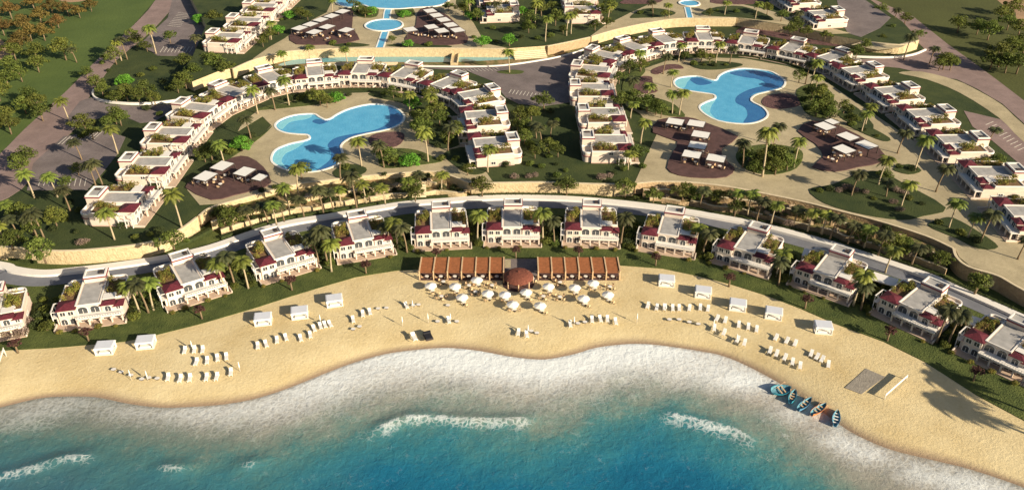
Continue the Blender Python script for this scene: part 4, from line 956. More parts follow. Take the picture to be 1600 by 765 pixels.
a = MB(); a.box(-.8, .8, -1.2, .6, .25, .5); a.build('mattress', 'cushion_dark', t); a = MB(); a.box(-.85, .85, .6, 1.2, .3, .85); a.build('backrest', 'cushion_dark', t); a = MB(); a.box(-.88, .88, -1.25, 1.25, -.1, .25); a.build('frame', 'dark_metal', t)
# furled parasols
def make_furled():
    t = empty('furled_parasol'); a = MB(); a.tube([(0, 0, -.2), (0, 0, 2.6)], [.05, .04], 6); a.build('pole', 'trim_white', t)
    a = MB(); a.tube([(0, 0, 1.0), (0, 0, 1.3), (0, 0, 2.3), (0, 0, 2.6)], [.17, .15, .08, .02], 8); a.build('canopy', 'canvas', t); return [t]
FUR = make_furled(); its = []
for px, py in [(301, 546), (231, 593), (375, 579), (501, 505), (645, 482), (629, 508), (669, 503), (704, 503), (825, 521), (897, 508), (995, 503), (1114, 513), (1150, 535), (205, 592), (1040, 487)]:
    o = place(FUR, 0, P(px, py, ZB), 0); o['category'] = 'parasol'; o['group'] = 'furled parasols on the sand'; its.append((o, px))
label_rank(its, 'thin furled white parasol standing on the sand among loungers, {n}')
# flat grey patch on the sand, net
sheet('grey_patch', [(1353, 575), (1383, 588), (1346, 615), (1320, 605)], ZB + .05, 'patch_grey', 0, .1)
def net(a_, b_, h, label):
    A, B = P(*a_, ZB), P(*b_, ZB); r = empty('volleyball_net', A); tag(r, label, 'net'); d = B - A
    for q in (Vector((0, 0, 0)), d):
        m_ = MB(); m_.tube([(q.x, q.y, -.3), (q.x, q.y, h + .1)], [.09, .07], 8); m_.build('post', 'trim_white', r)
    m_ = MB(); ribbon(m_, [(0, 0), (d.x, d.y)], .1, h - .55, h); m_.build('net_band', 'trim_white', r)
net((1416, 593), (1382, 623), 1.4, 'white volleyball net on the right beach beside the grey patch')
net((-6, 605), (10, 556), 2.3, 'white volleyball net at the left edge of the beach')
# boats
def make_boat(px, py, ang, L, Wd, hull, seats, label):
    r = empty('rowing_boat', P(px, py, .25), R(ang)); tag(r, label, 'boat', 'small boats pulled up at the waterline'); r.rotation_euler = (R(2), 0, R(ang))
    a = MB(); n = 11; prof = []
    for i in range(n):
        t = i / (n - 1); x = (t - .5) * L; wd = Wd / 2 * (max(0, math.sin(math.pi * min(1, .12 + t * .88))) ** .7); sh = .25 * (2 * t - 1) ** 2
        prof.append((x, max(wd, .04), sh))
    secs = []
    for x, wd, sh in prof:
        secs.append([(x, -wd, .62 + sh), (x, -wd * .85, .2), (x, -wd * .35, 0), (x, wd * .35, 0), (x, wd * .85, .2), (x, wd, .62 + sh), (x, wd * .88, .60 + sh), (x, wd * .7, .3), (x, wd * .25, .14), (x, -wd * .25, .14), (x, -wd * .7, .3), (x, -wd * .88, .60 + sh)])
    vs = [p for s in secs for p in s]; k = 12; fs = []; 
    for i in range(n - 1):
        for j in range(k):
            fs.append((i * k + j, (i + 1) * k + j, (i + 1) * k + (j + 1) % k, i * k + (j + 1) % k))
    fs += [tuple(range(k)), tuple((n - 1) * k + j for j in reversed(range(k)))]
    a.add(vs, [tuple(reversed(f)) for f in fs], 0)
    for q in range(len(a.m)):
        if q < (n - 1) * k and q % k in (6, 7, 8, 9, 10): a.m[q] = 1
    a.build('hull', [hull, 'boat_inside'], r)
    for s in range(seats):
        x = (s - (seats - 1) / 2) * L * .2; a = MB(); a.box(x - .14, x + .14, -Wd * .36, Wd * .36, .40, .46); a.build('seat', 'timber_pale' if seats < 4 else 'trim_white', r)
    if seats < 4:
        a = MB(); a.tube([(-L * .25, Wd * .2, .5), (L * .3, Wd * .55, .72)], [.035, .035], 6); a.box(L * .3, L * .3 + .4, Wd * .5, Wd * .62, .68, .74); a.build('oar', 'timber_pale', r)
make_boat(1221, 611, 15, 4.4, 3.0, 'boat_teal', 2, 'short broad teal boat at the waterline, leftmost of the five boats')
make_boat(1238, 621, 60, 4.2, 1.5, 'boat_teal', 3, 'narrow teal boat, second from left at the waterline')
make_boat(1257, 633, 42, 5.0, 1.5, 'boat_blue', 3, 'slim slate blue boat in the middle of the five boats')
make_boat(1279, 641, 38, 5.0, 1.6, 'boat_orange', 3, 'orange brown boat beside the slate blue one at the waterline')
make_boat(1306, 655, 66, 4.6, 1.6, 'boat_blue', 4, 'dark blue boat with white seats, rightmost and apart from the others')

# ------------------------------------------------------------------ decks with shade canopies
def heading(a, b, z):
    A, B = P(*a, z), P(*b, z); return math.atan2(B.y - A.y, B.x - A.x)
def make_shade(w, d):
    t = empty('shade_canopy'); h = 2.4
    a = MB(); a.box(-w / 2, w / 2, -d / 2, d / 2, h, h + .14); a.build('roof', 'canvas', t)
    a = MB(); a.box(-w / 2 - .1, w / 2 + .1, -d / 2 - .12, -d / 2, h - .12, h + .16); a.box(-w / 2 - .1, w / 2 + .1, d / 2, d / 2 + .12, h - .12, h + .16); a.box(-w / 2 - .12, -w / 2, -d / 2, d / 2, h - .12, h + .16); a.box(w / 2, w / 2 + .12, -d / 2, d / 2, h - .12, h + .16); a.build('roof_frame', 'dark_metal', t)
    for x in (-w / 2, w / 2):
        for y in (-d / 2, d / 2):
            a = MB(); a.box(x - .1, x + .1, y - .1, y + .1, 0, h); a.build('post', 'dark_metal', t)
    return [t]
SHD = make_shade(5.2, 4.6)
def deck(px, z, cans, ang, key, tabp=()):
    w = W(px, z, 2); cx = sum(p[0] for p in w) / len(w); cy = sum(p[1] for p in w) / len(w)
    a = MB(); a.prism([(p[0] - cx, p[1] - cy) for p in w], -.3, .32); o = a.build('timber_deck', 'deck_maroon', None, (cx, cy, z)); tag(o, 'dark maroon sun deck ' + key, 'deck')
    its = []
    for c_ in cans:
        x, y = unproj(c_[0], c_[1], 2.5, z + .3); s = c_[2] if len(c_) > 2 else 1
        o = place(SHD, 0, (x, y, z + .32), ang, (s, s, 1)); o['category'] = 'canopy'; o['group'] = 'white shade canopies ' + key; its.append((o, c_[0]))
    label_rank(its, 'white square shade canopy, {n} ' + key)
    sp = []
    for q in tabp:
        p = P(q[0], q[1], z + .32); table_set(p.x, p.y, z + .32, key, q[0], 2, rnd.random() * 3, 1.15)
deck([(290, 294), (305, 281), (335, 262), (365, 247), (388, 246), (412, 262), (424, 286), (400, 297), (365, 306), (330, 313)], Z1, [(321, 275), (347, 259), (382, 268, .95), (406, 277, .7)], heading((321, 275), (347, 259), Z1 + 3), 'at the lower left of the left pool', [(310, 288), (322, 289), (336, 284), (352, 277), (374, 282), (388, 285), (400, 283), (345, 291)])
deck([(1020, 208), (1030, 188), (1072, 184), (1100, 192), (1153, 214), (1128, 232), (1132, 250), (1148, 264), (1135, 277), (1100, 279), (1061, 275), (1042, 264), (1050, 240), (1058, 222)], Z1, [(1055, 190), (1088, 193), (1095, 210), (1090, 227), (1081, 241), (1119, 247)], heading((1081, 241), (1119, 247), Z1 + 3), 'below the right pool, left side', [(1042, 199), (1056, 202), (1068, 204), (1087, 201), (1100, 220), (1086, 236), (1070, 253), (1086, 256), (1108, 261), (1124, 263), (1098, 240)])
deck([(1246, 206), (1268, 190), (1310, 197), (1372, 231), (1380, 253), (1340, 262), (1305, 269), (1268, 262), (1286, 246), (1274, 226)], Z1, [(1289, 197), (1325, 213), (1354, 226), (1319, 233), (1300, 190, .7)], heading((1289, 197), (1325, 213), Z1 + 3), 'below the right pool, right side', [(1276, 205), (1290, 210), (1302, 242), (1313, 247), (1325, 246), (1343, 242), (1300, 252)])
deck([(452, 57), (466, 45), (500, 28), (540, 14), (552, 20), (550, 45), (562, 63), (518, 70), (463, 70)], Z2, [(468, 44), (485, 38), (501, 31), (518, 25), (535, 18), (491, 50), (511, 42), (541, 47)], heading((468, 44), (535, 18), Z2 + 3), 'left of the round upper pool', [(466, 54), (478, 60), (491, 59), (503, 57), (520, 53), (531, 58), (545, 58), (512, 63)])
deck([(636, 56), (650, 40), (652, 22), (668, 12), (700, 26), (732, 60), (718, 70), (680, 71), (636, 67)], Z2, [(672, 17), (682, 24), (693, 31), (704, 39), (715, 47), (674, 42), (690, 48), (641, 46)], heading((672, 17), (715, 47), Z2 + 3), 'right of the round upper pool', [(650, 56), (664, 58), (680, 60), (695, 60), (710, 60), (688, 36)])
for k, its in tabs.items(): label_rank(its, 'small round white table, {n} ' + k)
for k, its in chairs.items(): label_rank(its, 'small pale chair, {n} ' + k)

# ------------------------------------------------------------------ palms
PALM = palm_protos(4, 'palm_leaf', 5, 'bark_pale', .9); PALMD = palm_protos(2, 'palm_dark', 25, 'bark', 1.3)
def palm(bx, by, cx, cy, z, dark=False, k=0, sz=1.0):
    B = P(bx, by, z); s = scale_at(bx, by, z); el = math.asin(min(1, (CH - z) / (CF / s)))
    h = max(5.0, (by - cy) / s / .88); lean = (cx - bx) / s
    pr = PALMD if dark else PALM
    o = place(pr, k, (B.x, B.y, z), (0 if lean >= 0 else math.pi) + rnd.uniform(-.5, .5), (1, 1, 1))
    w = (.62 + .038 * h) * sz; o.scale = (w, w, h / 10); o['category'] = 'palm'; return o
def palms(rows, z, fmt, group, dark=False):
    its = []
    for i, rw in enumerate(rows):
        dk = dark or (len(rw) > 4 and rw[4]); o = palm(*rw[:4], z, dk, i); o['group'] = group; its.append((o, rw[2]))
    label_rank(its, fmt)
palms([(218, 488, 205, 442), (232, 488, 228, 440, 1), (367, 447, 355, 396, 1), (498, 411, 492, 370, 1), (512, 414, 507, 358, 1), (622, 388, 620, 345), (746, 378, 750, 334), (848, 378, 847, 330), (610, 386, 606, 352, 1), (352, 455, 343, 408), (388, 450, 384, 404), (240, 484, 246, 438), (518, 424, 524, 378), (636, 394, 632, 352, 1), (866, 382, 862, 342, 1), (1098, 398, 1102, 362, 1), (1216, 445, 1210, 404, 1), (1345, 484, 1340, 440, 1), (970, 383, 980, 338, 1), (1086, 386, 1090, 354), (1213, 432, 1224, 393), (1333, 477, 1354, 425), (1463, 535, 1470, 480, 1), (1480, 540, 1510, 487, 1)], LAWN_Z, 'tall palm standing between the beach villas, {n} in that row', 'palms between the beach villas')
palms([(1383, 426, 1405, 388), (1522, 462, 1528, 436, 1)], LAWN_Z, 'palm behind the right end of the white road, {n}', 'palms behind the road at right')
palms([(54, 309, 37, 271), (90, 308, 80, 275), (59, 372, 39, 336, 1), (69, 372, 63, 331, 1), (150, 291, 139, 258, 1), (161, 291, 155, 254, 1), (184, 240, 171, 202), (179, 374, 166, 330), (284, 355, 272, 303), (20, 345, 2, 318), (30, 372, 20, 340, 1), (8, 380, -2, 350), (110, 330, 102, 296, 1), (128, 250, 120, 222, 1)], Z1, 'palm on the left lawns outside the left villa arc, {n}', 'palms around the lower left villas')
palms([(108, 190, 103, 158), (199, 93, 191, 64, 1), (190, 95, 184, 68), (244, 84, 237, 47), (308, 87, 308, 60, 1), (120, 98, 112, 78, 1)], Z1, 'palm beside the upper left road and car parks, {n}', 'palms along the upper left road')
palms([(403, 178, 402, 142), (452, 165, 447, 127), (392, 217, 386, 186, 1), (565, 260, 562, 221), (669, 253, 664, 206), (718, 225, 715, 202), (762, 269, 765, 232), (676, 183, 672, 152), (466, 302, 468, 262), (600, 262, 598, 226, 1), (640, 176, 640, 148), (700, 236, 702, 200, 1), (430, 172, 426, 142, 1), (352, 262, 348, 226), (532, 280, 534, 246, 1)], Z1, 'palm on the plaza around the left pool, {n}', 'palms around the left pool')
palms([(446, 106, 443, 84), (543, 100, 541, 78), (796, 114, 795, 83), (484, 92, 490, 78)], Z1, 'palm beside the canal behind the left villa arc, {n}', 'palms along the canal')
palms([(444, 345, 431, 318, 1), (452, 328, 448, 292), (505, 331, 494, 295, 1), (533, 320, 531, 296), (557, 323, 550, 274, 1), (418, 346, 408, 322, 1), (640, 305, 636, 282), (475, 338, 470, 310, 1), (602, 318, 596, 292), (392, 352, 386, 328, 1), (432, 350, 424, 318), (520, 326, 514, 300, 1), (572, 316, 569, 286), (660, 296, 658, 272, 1), (690, 296, 692, 274)], 3.0, 'palm on the planted ledges below the left pool plaza, {n}', 'palms on the left ledges')
palms([(1168, 334, 1171, 302), (1182, 344, 1187, 312, 1), (1284, 365, 1294, 333), (1297, 372, 1312, 338, 1), (1205, 348, 1212, 318), (1325, 380, 1330, 352, 1), (1240, 352, 1244, 326, 1), (1350, 386, 1356, 356), (1262, 360, 1268, 330), (1148, 328, 1151, 300), (1094, 320, 1098, 296, 1), (1372, 398, 1380, 366, 1), (1425, 412, 1432, 384, 1)], 2.6, 'palm on the shaded ledges below the right pool plaza, {n}', 'palms on the right ledges')
palms([(852, 65, 852, 32), (885, 56, 889, 27), (892, 53, 896, 25), (836, 37, 836, 8), (778, 30, 776, 8, 1), (1045, 28, 1042, 10), (1132, 24, 1133, 6), (735, 30, 734, 4), (950, 34, 950, 12), (1180, 30, 1182, 8), (1240, 46, 1242, 22, 1), (520, 22, 520, 2), (424, 62, 424, 38), (1020, 26, 1018, 6, 1)], Z2, 'palm on the upper level near the top villas, {n}', 'palms on the upper level')
palms([(860, 214, 863, 194, 1), (846, 224, 841, 200, 1), (838, 216, 835, 196, 1), (981, 265, 983, 240), (985, 185, 985, 163), (1001, 224, 1003, 191)], Z1, 'palm on the lawns at the left end of the right villa arc, {n}', 'palms between the two villa arcs')
palms([(1060, 97, 1063, 72), (1118, 99, 1121, 71), (1140, 100, 1140, 77, 1), (1048, 137, 1052, 114), (1050, 178, 1047, 147), (1061, 180, 1069, 146), (1191, 276, 1190, 208), (1208, 227, 1213, 197, 1), (1258, 132, 1262, 102, 1), (1267, 134, 1281, 100), (1273, 150, 1272, 122), (1010, 168, 1012, 136), (990, 158, 988, 126, 1), (1036, 116, 1036, 90, 1), (1160, 262, 1158, 224, 1), (1240, 262, 1244, 222), (1000, 112, 998, 84)], Z1, 'palm around the right pool plaza, {n}', 'palms around the right pool')
palms([(1429, 267, 1442, 218), (1372, 289, 1388, 249), (1384, 308, 1383, 282, 1), (1482, 356, 1500, 316), (1532, 378, 1551, 332, 1), (1352, 195, 1358, 167), (1590, 405, 1606, 372, 1), (1330, 306, 1334, 272, 1), (1408, 322, 1414, 286), (1402, 240, 1410, 208, 1), (1346, 206, 1348, 178), (1462, 300, 1470, 262, 1), (1512, 372, 1522, 336)], Z1, 'palm on the right plaza and lawns by the right arc, {n}', 'palms on the right lawns')
palms([(1412, 94, 1419, 60, 1), (1452, 100, 1456, 78, 1), (1395, 40, 1400, 18, 1), (1544, 224, 1548, 205, 1)], Z1, 'dark palm by the upper right road, {n}', 'palms by the upper right road')
# tall palms beyond the right end of the lawn, whose shadows cross the sand
its = []
for sx, sy, h in ((1490, 632, 15), (1478, 596, 14), (1313, 536, 13)):
    s_ = P(sx, sy, ZB); L = h / math.tan(SUN_EL); b = (s_.x + SUN_AZ.x * L, s_.y + SUN_AZ.y * L)
    if sx == 1313: continue
    o = place(PALM, int(h), (b[0], b[1], LAWN_Z), h, (1.5, 1.5, h / 10)); o['category'] = 'palm'; o['group'] = 'palms at the right end of the beach'; its.append((o, b[0]))
label_rank(its, 'tall palm at the far right end of the beach, {n}')

# ------------------------------------------------------------------ broadleaf trees
OL = tree_protos('leaf_olive', 5, 3.6, 6.6, 75, .30, 100); LI = tree_protos('leaf_lime', 3, 3.1, 4.6, 85, .27, 200)
PL = tree_protos('leaf_plum', 2, 1.5, 4.4, 34, .2, 300); PK = shrub_protos('leaf_pink', 3, 1.6, 90, .16, 400); SB = shrub_protos('hedge_leaf', 4, 1.5, 110, .17, 500)
def trees(pr, rows, z, fmt, cat, group, hoff=.5):
    """rows: (crown px, crown py, size); trunk foot found below the crown"""
    its = []
    for i, rw in enumerate(rows):
        s = rw[2] if len(rw) > 2 else 1.0; B = P(rw[0], rw[1], z + 3.6 * s)
        o = place(pr, i * 3 + int(rw[0]) % 2, (B.x, B.y, z), rnd.uniform(0, 6.28), (s, s, s * rnd.uniform(.76, .92))); o['category'] = cat; o['group'] = group; its.append((o, rw[0]))
    label_rank(its, fmt)
OB = tree_protos('leaf_brown', 3, 3.6, 6.6, 75, .30, 150)
trees(OB, [(14, 14, 1.3), (35, 34, 1.2), (60, 20, 1.2), (78, 6, 1.2), (104, 12, 1.1), (122, 16, 1), (28, 60, 1.3), (45, 48, 1.2), (88, 30, 1.1), (140, 6, 1), (2, 40, 1.2), (66, 48, 1.2), (50, 2, 1.3)], Z1, 'brownish tree in the grove at the top left corner, {n}', 'tree', 'brownish trees in the top left grove')
trees(OL, [(52, 76, 1.3), (98, 74, 1.45), (56, 96, 1.2), (16, 98, 1.2), (8, 118, 1.1), (4, 176, 1.1), (12, 192, 1.1), (20, 78, 1.2), (30, 112, 1.1), (-6, 140, 1.2)], Z1, 'olive green tree on the upper left golf lawn, {n}', 'tree', 'trees on the left golf lawn')
trees(OL, [(1500, 36, 1.2), (1548, 46, 1.3), (1587, 10, 1.3), (1566, 18, 1.2), (1566, 84, 1.5), (1584, 72, 1.4), (1594, 96, 1.4), (1552, 92, 1.2), (1576, 96, 1.3), (1596, 40, 1.2), (1530, 40, 1.1), (1604, 66, 1.3), (1578, 32, 1.2)], Z1, 'olive green tree on the upper right golf lawn, {n}', 'tree', 'trees on the right golf lawn')
trees(OL, [(42, 148, 1.1), (58, 158, 1.1), (62, 172, 1.1), (36, 162, 1), (130, 188, 1.15), (178, 178), (186, 182, .9), (166, 188, .8), (37, 240, 1.1), (30, 255, .9), (134, 112, .8), (142, 205, .8)], Z1, 'green tree along the lower part of the upper left road, {n}', 'tree', 'trees along the left road')
trees(OL, [(196, 142, 1), (225, 134, 1.1), (240, 152, .9), (149, 128, .9), (288, 92, 1), (288, 122, 1.1), (338, 94, 1.2), (350, 104, 1.1), (178, 84, 1.2), (332, 24, 1.1), (215, 148, 1), (300, 110, 1), (326, 88, 1), (276, 132, .9), (180, 150, .8), (212, 62, .9), (228, 70, .8), (264, 56, .9), (158, 138, .8), (205, 52, .8)], Z1, 'green tree around the upper left park lawn, {n}', 'tree', 'trees around the park lawn')
trees(LI, [(193, 118, 1.1), (308, 25, 1)], Z1, 'bright lime green round tree on the upper left lawns, {n}', 'tree', 'bright round trees upper left')
trees(LI, [(523, 146, 1.0), (644, 155, 1.1), (639, 241, 1.15), (374, 216, 1.2)], Z1, 'bright lime green round tree near the left pool, {n}', 'tree', 'bright round trees by the left pool')
trees(LI, [(433, 39, 1.1), (450, 17, 1), (580, 12, 1), (631, 16, 1), (637, 63, .8), (753, 58, 1.1), (796, 57, 1.1), (816, 12, 1), (735, 20, .9), (790, 84, .5)][:9], Z2, 'bright lime green round tree on the upper level, {n}', 'tree', 'bright round trees on the upper level')
trees(OL, [(499, 150, 1), (488, 146, .8), (510, 156, .8), (614, 142, .8), (672, 144, .9), (661, 184, 1.1), (680, 168, 1), (650, 178, .9), (606, 242, 1), (592, 236, .8), (712, 196, .8), (686, 182, .9), (655, 196, 1), (668, 210, .9), (469, 264, .9), (700, 210, .8), (730, 262, .7), (616, 250, .6)], Z1, 'mid green tree beside the left pool plaza, {n}', 'tree', 'trees around the left pool')
trees(OL, [(328, 232, 1.1), (318, 238, .9), (268, 372, 1.1), (64, 388, 1.1), (120, 262, .7), (84, 338, .9), (30, 330, 1), (48, 352, .9), (100, 282, .7), (14, 372, .9)], Z1, 'green tree near the lower left villas of the left arc, {n}', 'tree', 'trees by the lower left villas')
trees(OL, [(358, 338, 1.1), (348, 328, .8), (643, 288, 1), (648, 300, .8), (753, 288, 1), (886, 286, 1), (978, 292, .9), (1068, 296, 1), (1082, 300, .8), (384, 330, .7), (575, 300, .7), (1022, 302, .8), (1120, 306, .8), (1150, 322, .8)], 2.4, 'green tree between the white road and the pool terraces, {n}', 'tree', 'trees below the pool terraces')
trees(OL, [(850, 155, 1.1), (858, 226, .9), (1012, 158, 1.1), (990, 152, 1.1), (972, 155, 1), (993, 236, 1), (984, 102, .9), (968, 118, .9), (1002, 100, .9), (812, 176, .9), (822, 196, .9), (808, 192, .8), (836, 236, .7), (1026, 164, 1), (1034, 172, .8), (958, 180, .8), (830, 176, .9), (872, 232, .8), (820, 212, .8)], Z1, 'green tree on the lawns between the two villa arcs, {n}', 'tree', 'trees between the villa arcs')
trees(OL, [(1097, 86, .9), (1110, 90, .7), (1070, 86, .7), (1284, 148, 1.2), (1291, 160, 1.1), (1278, 166, 1), (1270, 142, 1), (1221, 244, 1.1), (1205, 240, 1), (1232, 252, .9), (1190, 246, .9), (1172, 240, .8), (1214, 256, 1), (1320, 166, .8), (1180, 258, .8), (1384, 272, .7), (1250, 118, .8), (1330, 184, .8), (1298, 176, .9)], Z1, 'green tree near the right pool plaza, {n}', 'tree', 'trees around the right pool')
trees(OL, [(1478, 92, 1.2), (1470, 98, .9), (1488, 96, 1), (1378, 60, .8), (1416, 26, .9), (1378, 14, .9), (1395, 44, .8), (1436, 52, .8), (1560, 250, .7), (1538, 252, .6)], Z1, 'dark green tree by the upper right road, {n}', 'tree', 'trees by the right road')
trees(OL, [(1400, 380, 1.1), (1416, 384, .8), (1530, 438, 1), (1350, 366, .8), (1470, 402, .8), (1250, 335, .7)], 2.2, 'green tree in the dark gully behind the right beach villas, {n}', 'tree', 'trees behind the right beach villas')
trees(OL, [(765, 10, 1), (724, 12, 1), (745, 22, .9), (830, 24, 1.1), (846, 10, 1.2), (868, 26, 1.1), (826, 40, .9), (862, 8, 1), (920, 12, 1), (940, 16, 1.1), (955, 8, 1), (930, 38, .8), (948, 34, .8), (420, 52, .8), (410, 64, .7), (468, 18, .9), (480, 22, .8), (560, 10, .9), (570, 18, .8), (552, 2, .8), (612, 60, .5), (700, 8, .8), (1040, 20, .7), (1110, 18, .6), (1244, 36, 1), (1236, 44, .9), (1222, 22, .9), (1200, 12, .9), (1262, 48, .8), (1340, 78, .9), (1352, 70, .8), (1290, 54, .7), (880, 44, .7)], Z2, 'green tree on the upper level among lawns and villas, {n}', 'tree', 'trees on the upper level')
trees(PL, [(132, 512, 1), (311, 478, 1), (453, 434, 1), (570, 408, 1), (681, 389, .9), (905, 387, .9), (806, 386, .9), (1026, 398, .9), (1142, 428, 1), (1262, 462, 1), (1392, 512, 1), (1528, 574, 1), (20, 530, 1)], LAWN_Z, 'small plum leaved tree on the lawn before a beach villa, {n}', 'tree', 'plum leaved trees on the beach lawn', 0)
def shrubs(pr, rows, z, fmt, group):
    its = []
    for i, rw in enumerate(rows):
        s = rw[2] if len(rw) > 2 else 1.0; B = P(rw[0], rw[1], z); o = place(pr, i + int(rw[0]) % 3, (B.x, B.y, z), rnd.uniform(0, 6.28), (s, s, s * .9)); o['category'] = 'shrub'; o['group'] = group; its.append((o, rw[0]))
    label_rank(its, fmt)
shrubs(PK, [(128, 382, 1), (135, 379, .7), (1310, 300, .9), (1335, 300, 1), (1322, 296, 1.1), (1400, 300, 1), (1412, 303, .9), (1395, 318, .9), (1405, 330, .9), (1352, 302, .8), (1232, 352, 1)], Z1, 'pale pinkish flowering shrub on the lawns, {n}', 'pale pink shrubs')
shrubs(PK, [(940, 280, 1.1), (952, 277, .9), (804, 279, 1), (826, 278, .8), (836, 276, .8)], Z1, 'greyish leafless looking shrub above the middle golden wall, {n}', 'grey shrubs above the golden wall')
shrubs(PK, [(10, 522, 1.4), (22, 512, 1.5), (34, 524, 1.3), (42, 508, 1.2), (16, 508, 1.3)], LAWN_Z, 'pinkish bush heaped beside the leftmost beach villa, {n}', 'pink bushes at the left end of the beach row')
# hedges and bushes around the beach villas
rows = []
for (o, px, q, ang) in beach:
    for (lx, ly) in ((-9.3, 1.0), (-9.5, 4.2), (9.2, .5), (9.4, 4.0), (9.6, 7.5)):
        c_, s_ = math.cos(ang), math.sin(ang); rows.append((q.x + lx * c_ - ly * s_, q.y + lx * s_ + ly * c_))
its = []
for i, (x, y) in enumerate(rows):
    s = rnd.uniform(.7, 1.25); o = place(SB, i, (x, y, LAWN_Z), rnd.uniform(0, 6.28), (s, s, s * .9)); o['category'] = 'shrub'; o['group'] = 'dark bushes between the beach villas'; its.append((o, x))
for i, (o, _) in enumerate(sorted(its, key=lambda t: t[1])): o['label'] = 'dark green bush in the gaps between beach villas, %s from the left' % ordn(i) if i < 49 else 'dark green bush in the gaps between beach villas, %s from the right' % ordn(len(its) - 1 - i)
SG = shrub_protos('leaf_olive', 3, 1.5, 100, .2, 600); SF = shrub_protos('garden_leaf', 3, 1.1, 90, .15, 700)
for pr, spots, fmt, grp in ((SG, ((-8.9, -1.5), (-9.6, 2.6), (-10.2, 6.2), (9.0, -1.2), (9.9, 2.4), (10.2, 5.8), (-9.3, 9.4), (9.3, 10.5)), 'lighter green bush in the gaps between beach villas', 'lighter bushes between the beach villas'), (SF, ((-7.0, -3.3), (-3.0, -3.3), (1.2, -3.2), (5.9, -3.4)), 'low flowering bush along a beach villa terrace', 'flowering bushes along the terraces')):
    its = []
    for (o, px, q, ang) in beach:
        for (lx, ly) in spots:
            if rnd.random() < .22: continue
            lx += rnd.uniform(-.7, .7); ly += rnd.uniform(-.5, .5) if pr is SG else rnd.uniform(-.15, .15)
            c_, s_ = math.cos(ang), math.sin(ang); s = rnd.uniform(.6, 1.3) if pr is SG else rnd.uniform(.45, .85)
            x, y = q.x + lx * c_ - ly * s_, q.y + lx * s_ + ly * c_
            k = place(pr, len(its), (x, y, LAWN_Z), rnd.uniform(0, 6.28), (s, s, s * rnd.uniform(.8, 1.2))); k['category'] = 'shrub'; k['group'] = grp; its.append((k, x))
    its.sort(key=lambda t: t[1]); N = len(its)
    for i, (k, _) in enumerate(its):
        k['label'] = fmt + (', %s from the left' % ordn(i) if i < N / 2 and i < 49 else ', %s from the right' % ordn(min(N - 1 - i, 48)))
# bushes under the trees and along the plaza edges
its = {}
for key, z, pts in (('around the left pool plaza', Z1, [(455, 158), (470, 156), (530, 150), (545, 150), (600, 148), (625, 152), (660, 160), (690, 178), (700, 188), (648, 200), (672, 196), (700, 224), (684, 230), (600, 256), (622, 250), (660, 246), (690, 250), (540, 264), (556, 268), (712, 250), (740, 256), (395, 214), (384, 226), (362, 240), (346, 250), (352, 236), (365, 222), (410, 300), (430, 294), (560, 278), (600, 274)]),
                    ('around the right pool plaza', Z1, [(985, 128), (992, 148), (1004, 160), (1018, 166), (1036, 172), (1052, 176), (1000, 172), (1084, 102), (1100, 103), (1116, 104), (1134, 103), (1160, 250), (1172, 262), (1190, 266), (1210, 268), (1232, 262), (1246, 254), (1244, 240), (1160, 236), (1256, 158), (1262, 172), (1290, 178), (1298, 152), (1286, 138), (1328, 178), (1342, 188), (1330, 196), (1350, 204), (1370, 214), (1280, 300), (1296, 298), (1350, 300), (1365, 312), (1440, 320), (1420, 312), (1500, 366), (1524, 378), (1466, 350), (1404, 262), (1425, 266)]),
                    ('on the lawns between the two villa arcs', Z1, [(812, 250), (828, 258), (846, 262), (870, 258), (884, 268), (870, 276), (960, 272), (975, 266), (840, 180), (860, 176), (850, 200), (828, 228), (1000, 246), (1004, 262), (858, 246), (820, 185), (870, 190)]),
                    ('on the lawns of the upper level', Z2, [(560, 20), (572, 24), (630, 20), (640, 22), (520, 70), (545, 71), (640, 72), (670, 72), (740, 60), (760, 64), (775, 66), (800, 66), (815, 60), (840, 62), (860, 58), (880, 50), (820, 46), (770, 46), (940, 26), (952, 20), (1000, 22), (1020, 18), (1120, 18), (1150, 20), (1180, 24), (430, 46), (440, 32), (456, 24), (412, 58), (1250, 44), (1264, 50), (1300, 58)]),
                    ('on the lawns left of the left villa arc', Z1, [(110, 318), (125, 330), (100, 345), (84, 360), (60, 378), (40, 376), (120, 364), (212, 372), (235, 368), (250, 362), (160, 100), (240, 110), (255, 130), (266, 140), (220, 120), (170, 112), (300, 135), (312, 122), (250, 155), (190, 155), (170, 150), (230, 172), (250, 180), (275, 170), (146, 195), (150, 205), (128, 215)])):
    L_ = []
    for i, (px, py) in enumerate(pts):
        q = P(px, py, z); s = rnd.uniform(.6, 1.25)
        k = place(SG if i % 3 else SB, i, (q.x, q.y, z), rnd.uniform(0, 6.28), (s, s, s * .9)); k['category'] = 'shrub'; k['group'] = 'bushes ' + key; L_.append((k, px + i * .01))
    label_rank(L_, 'green bush {n} ' + key)
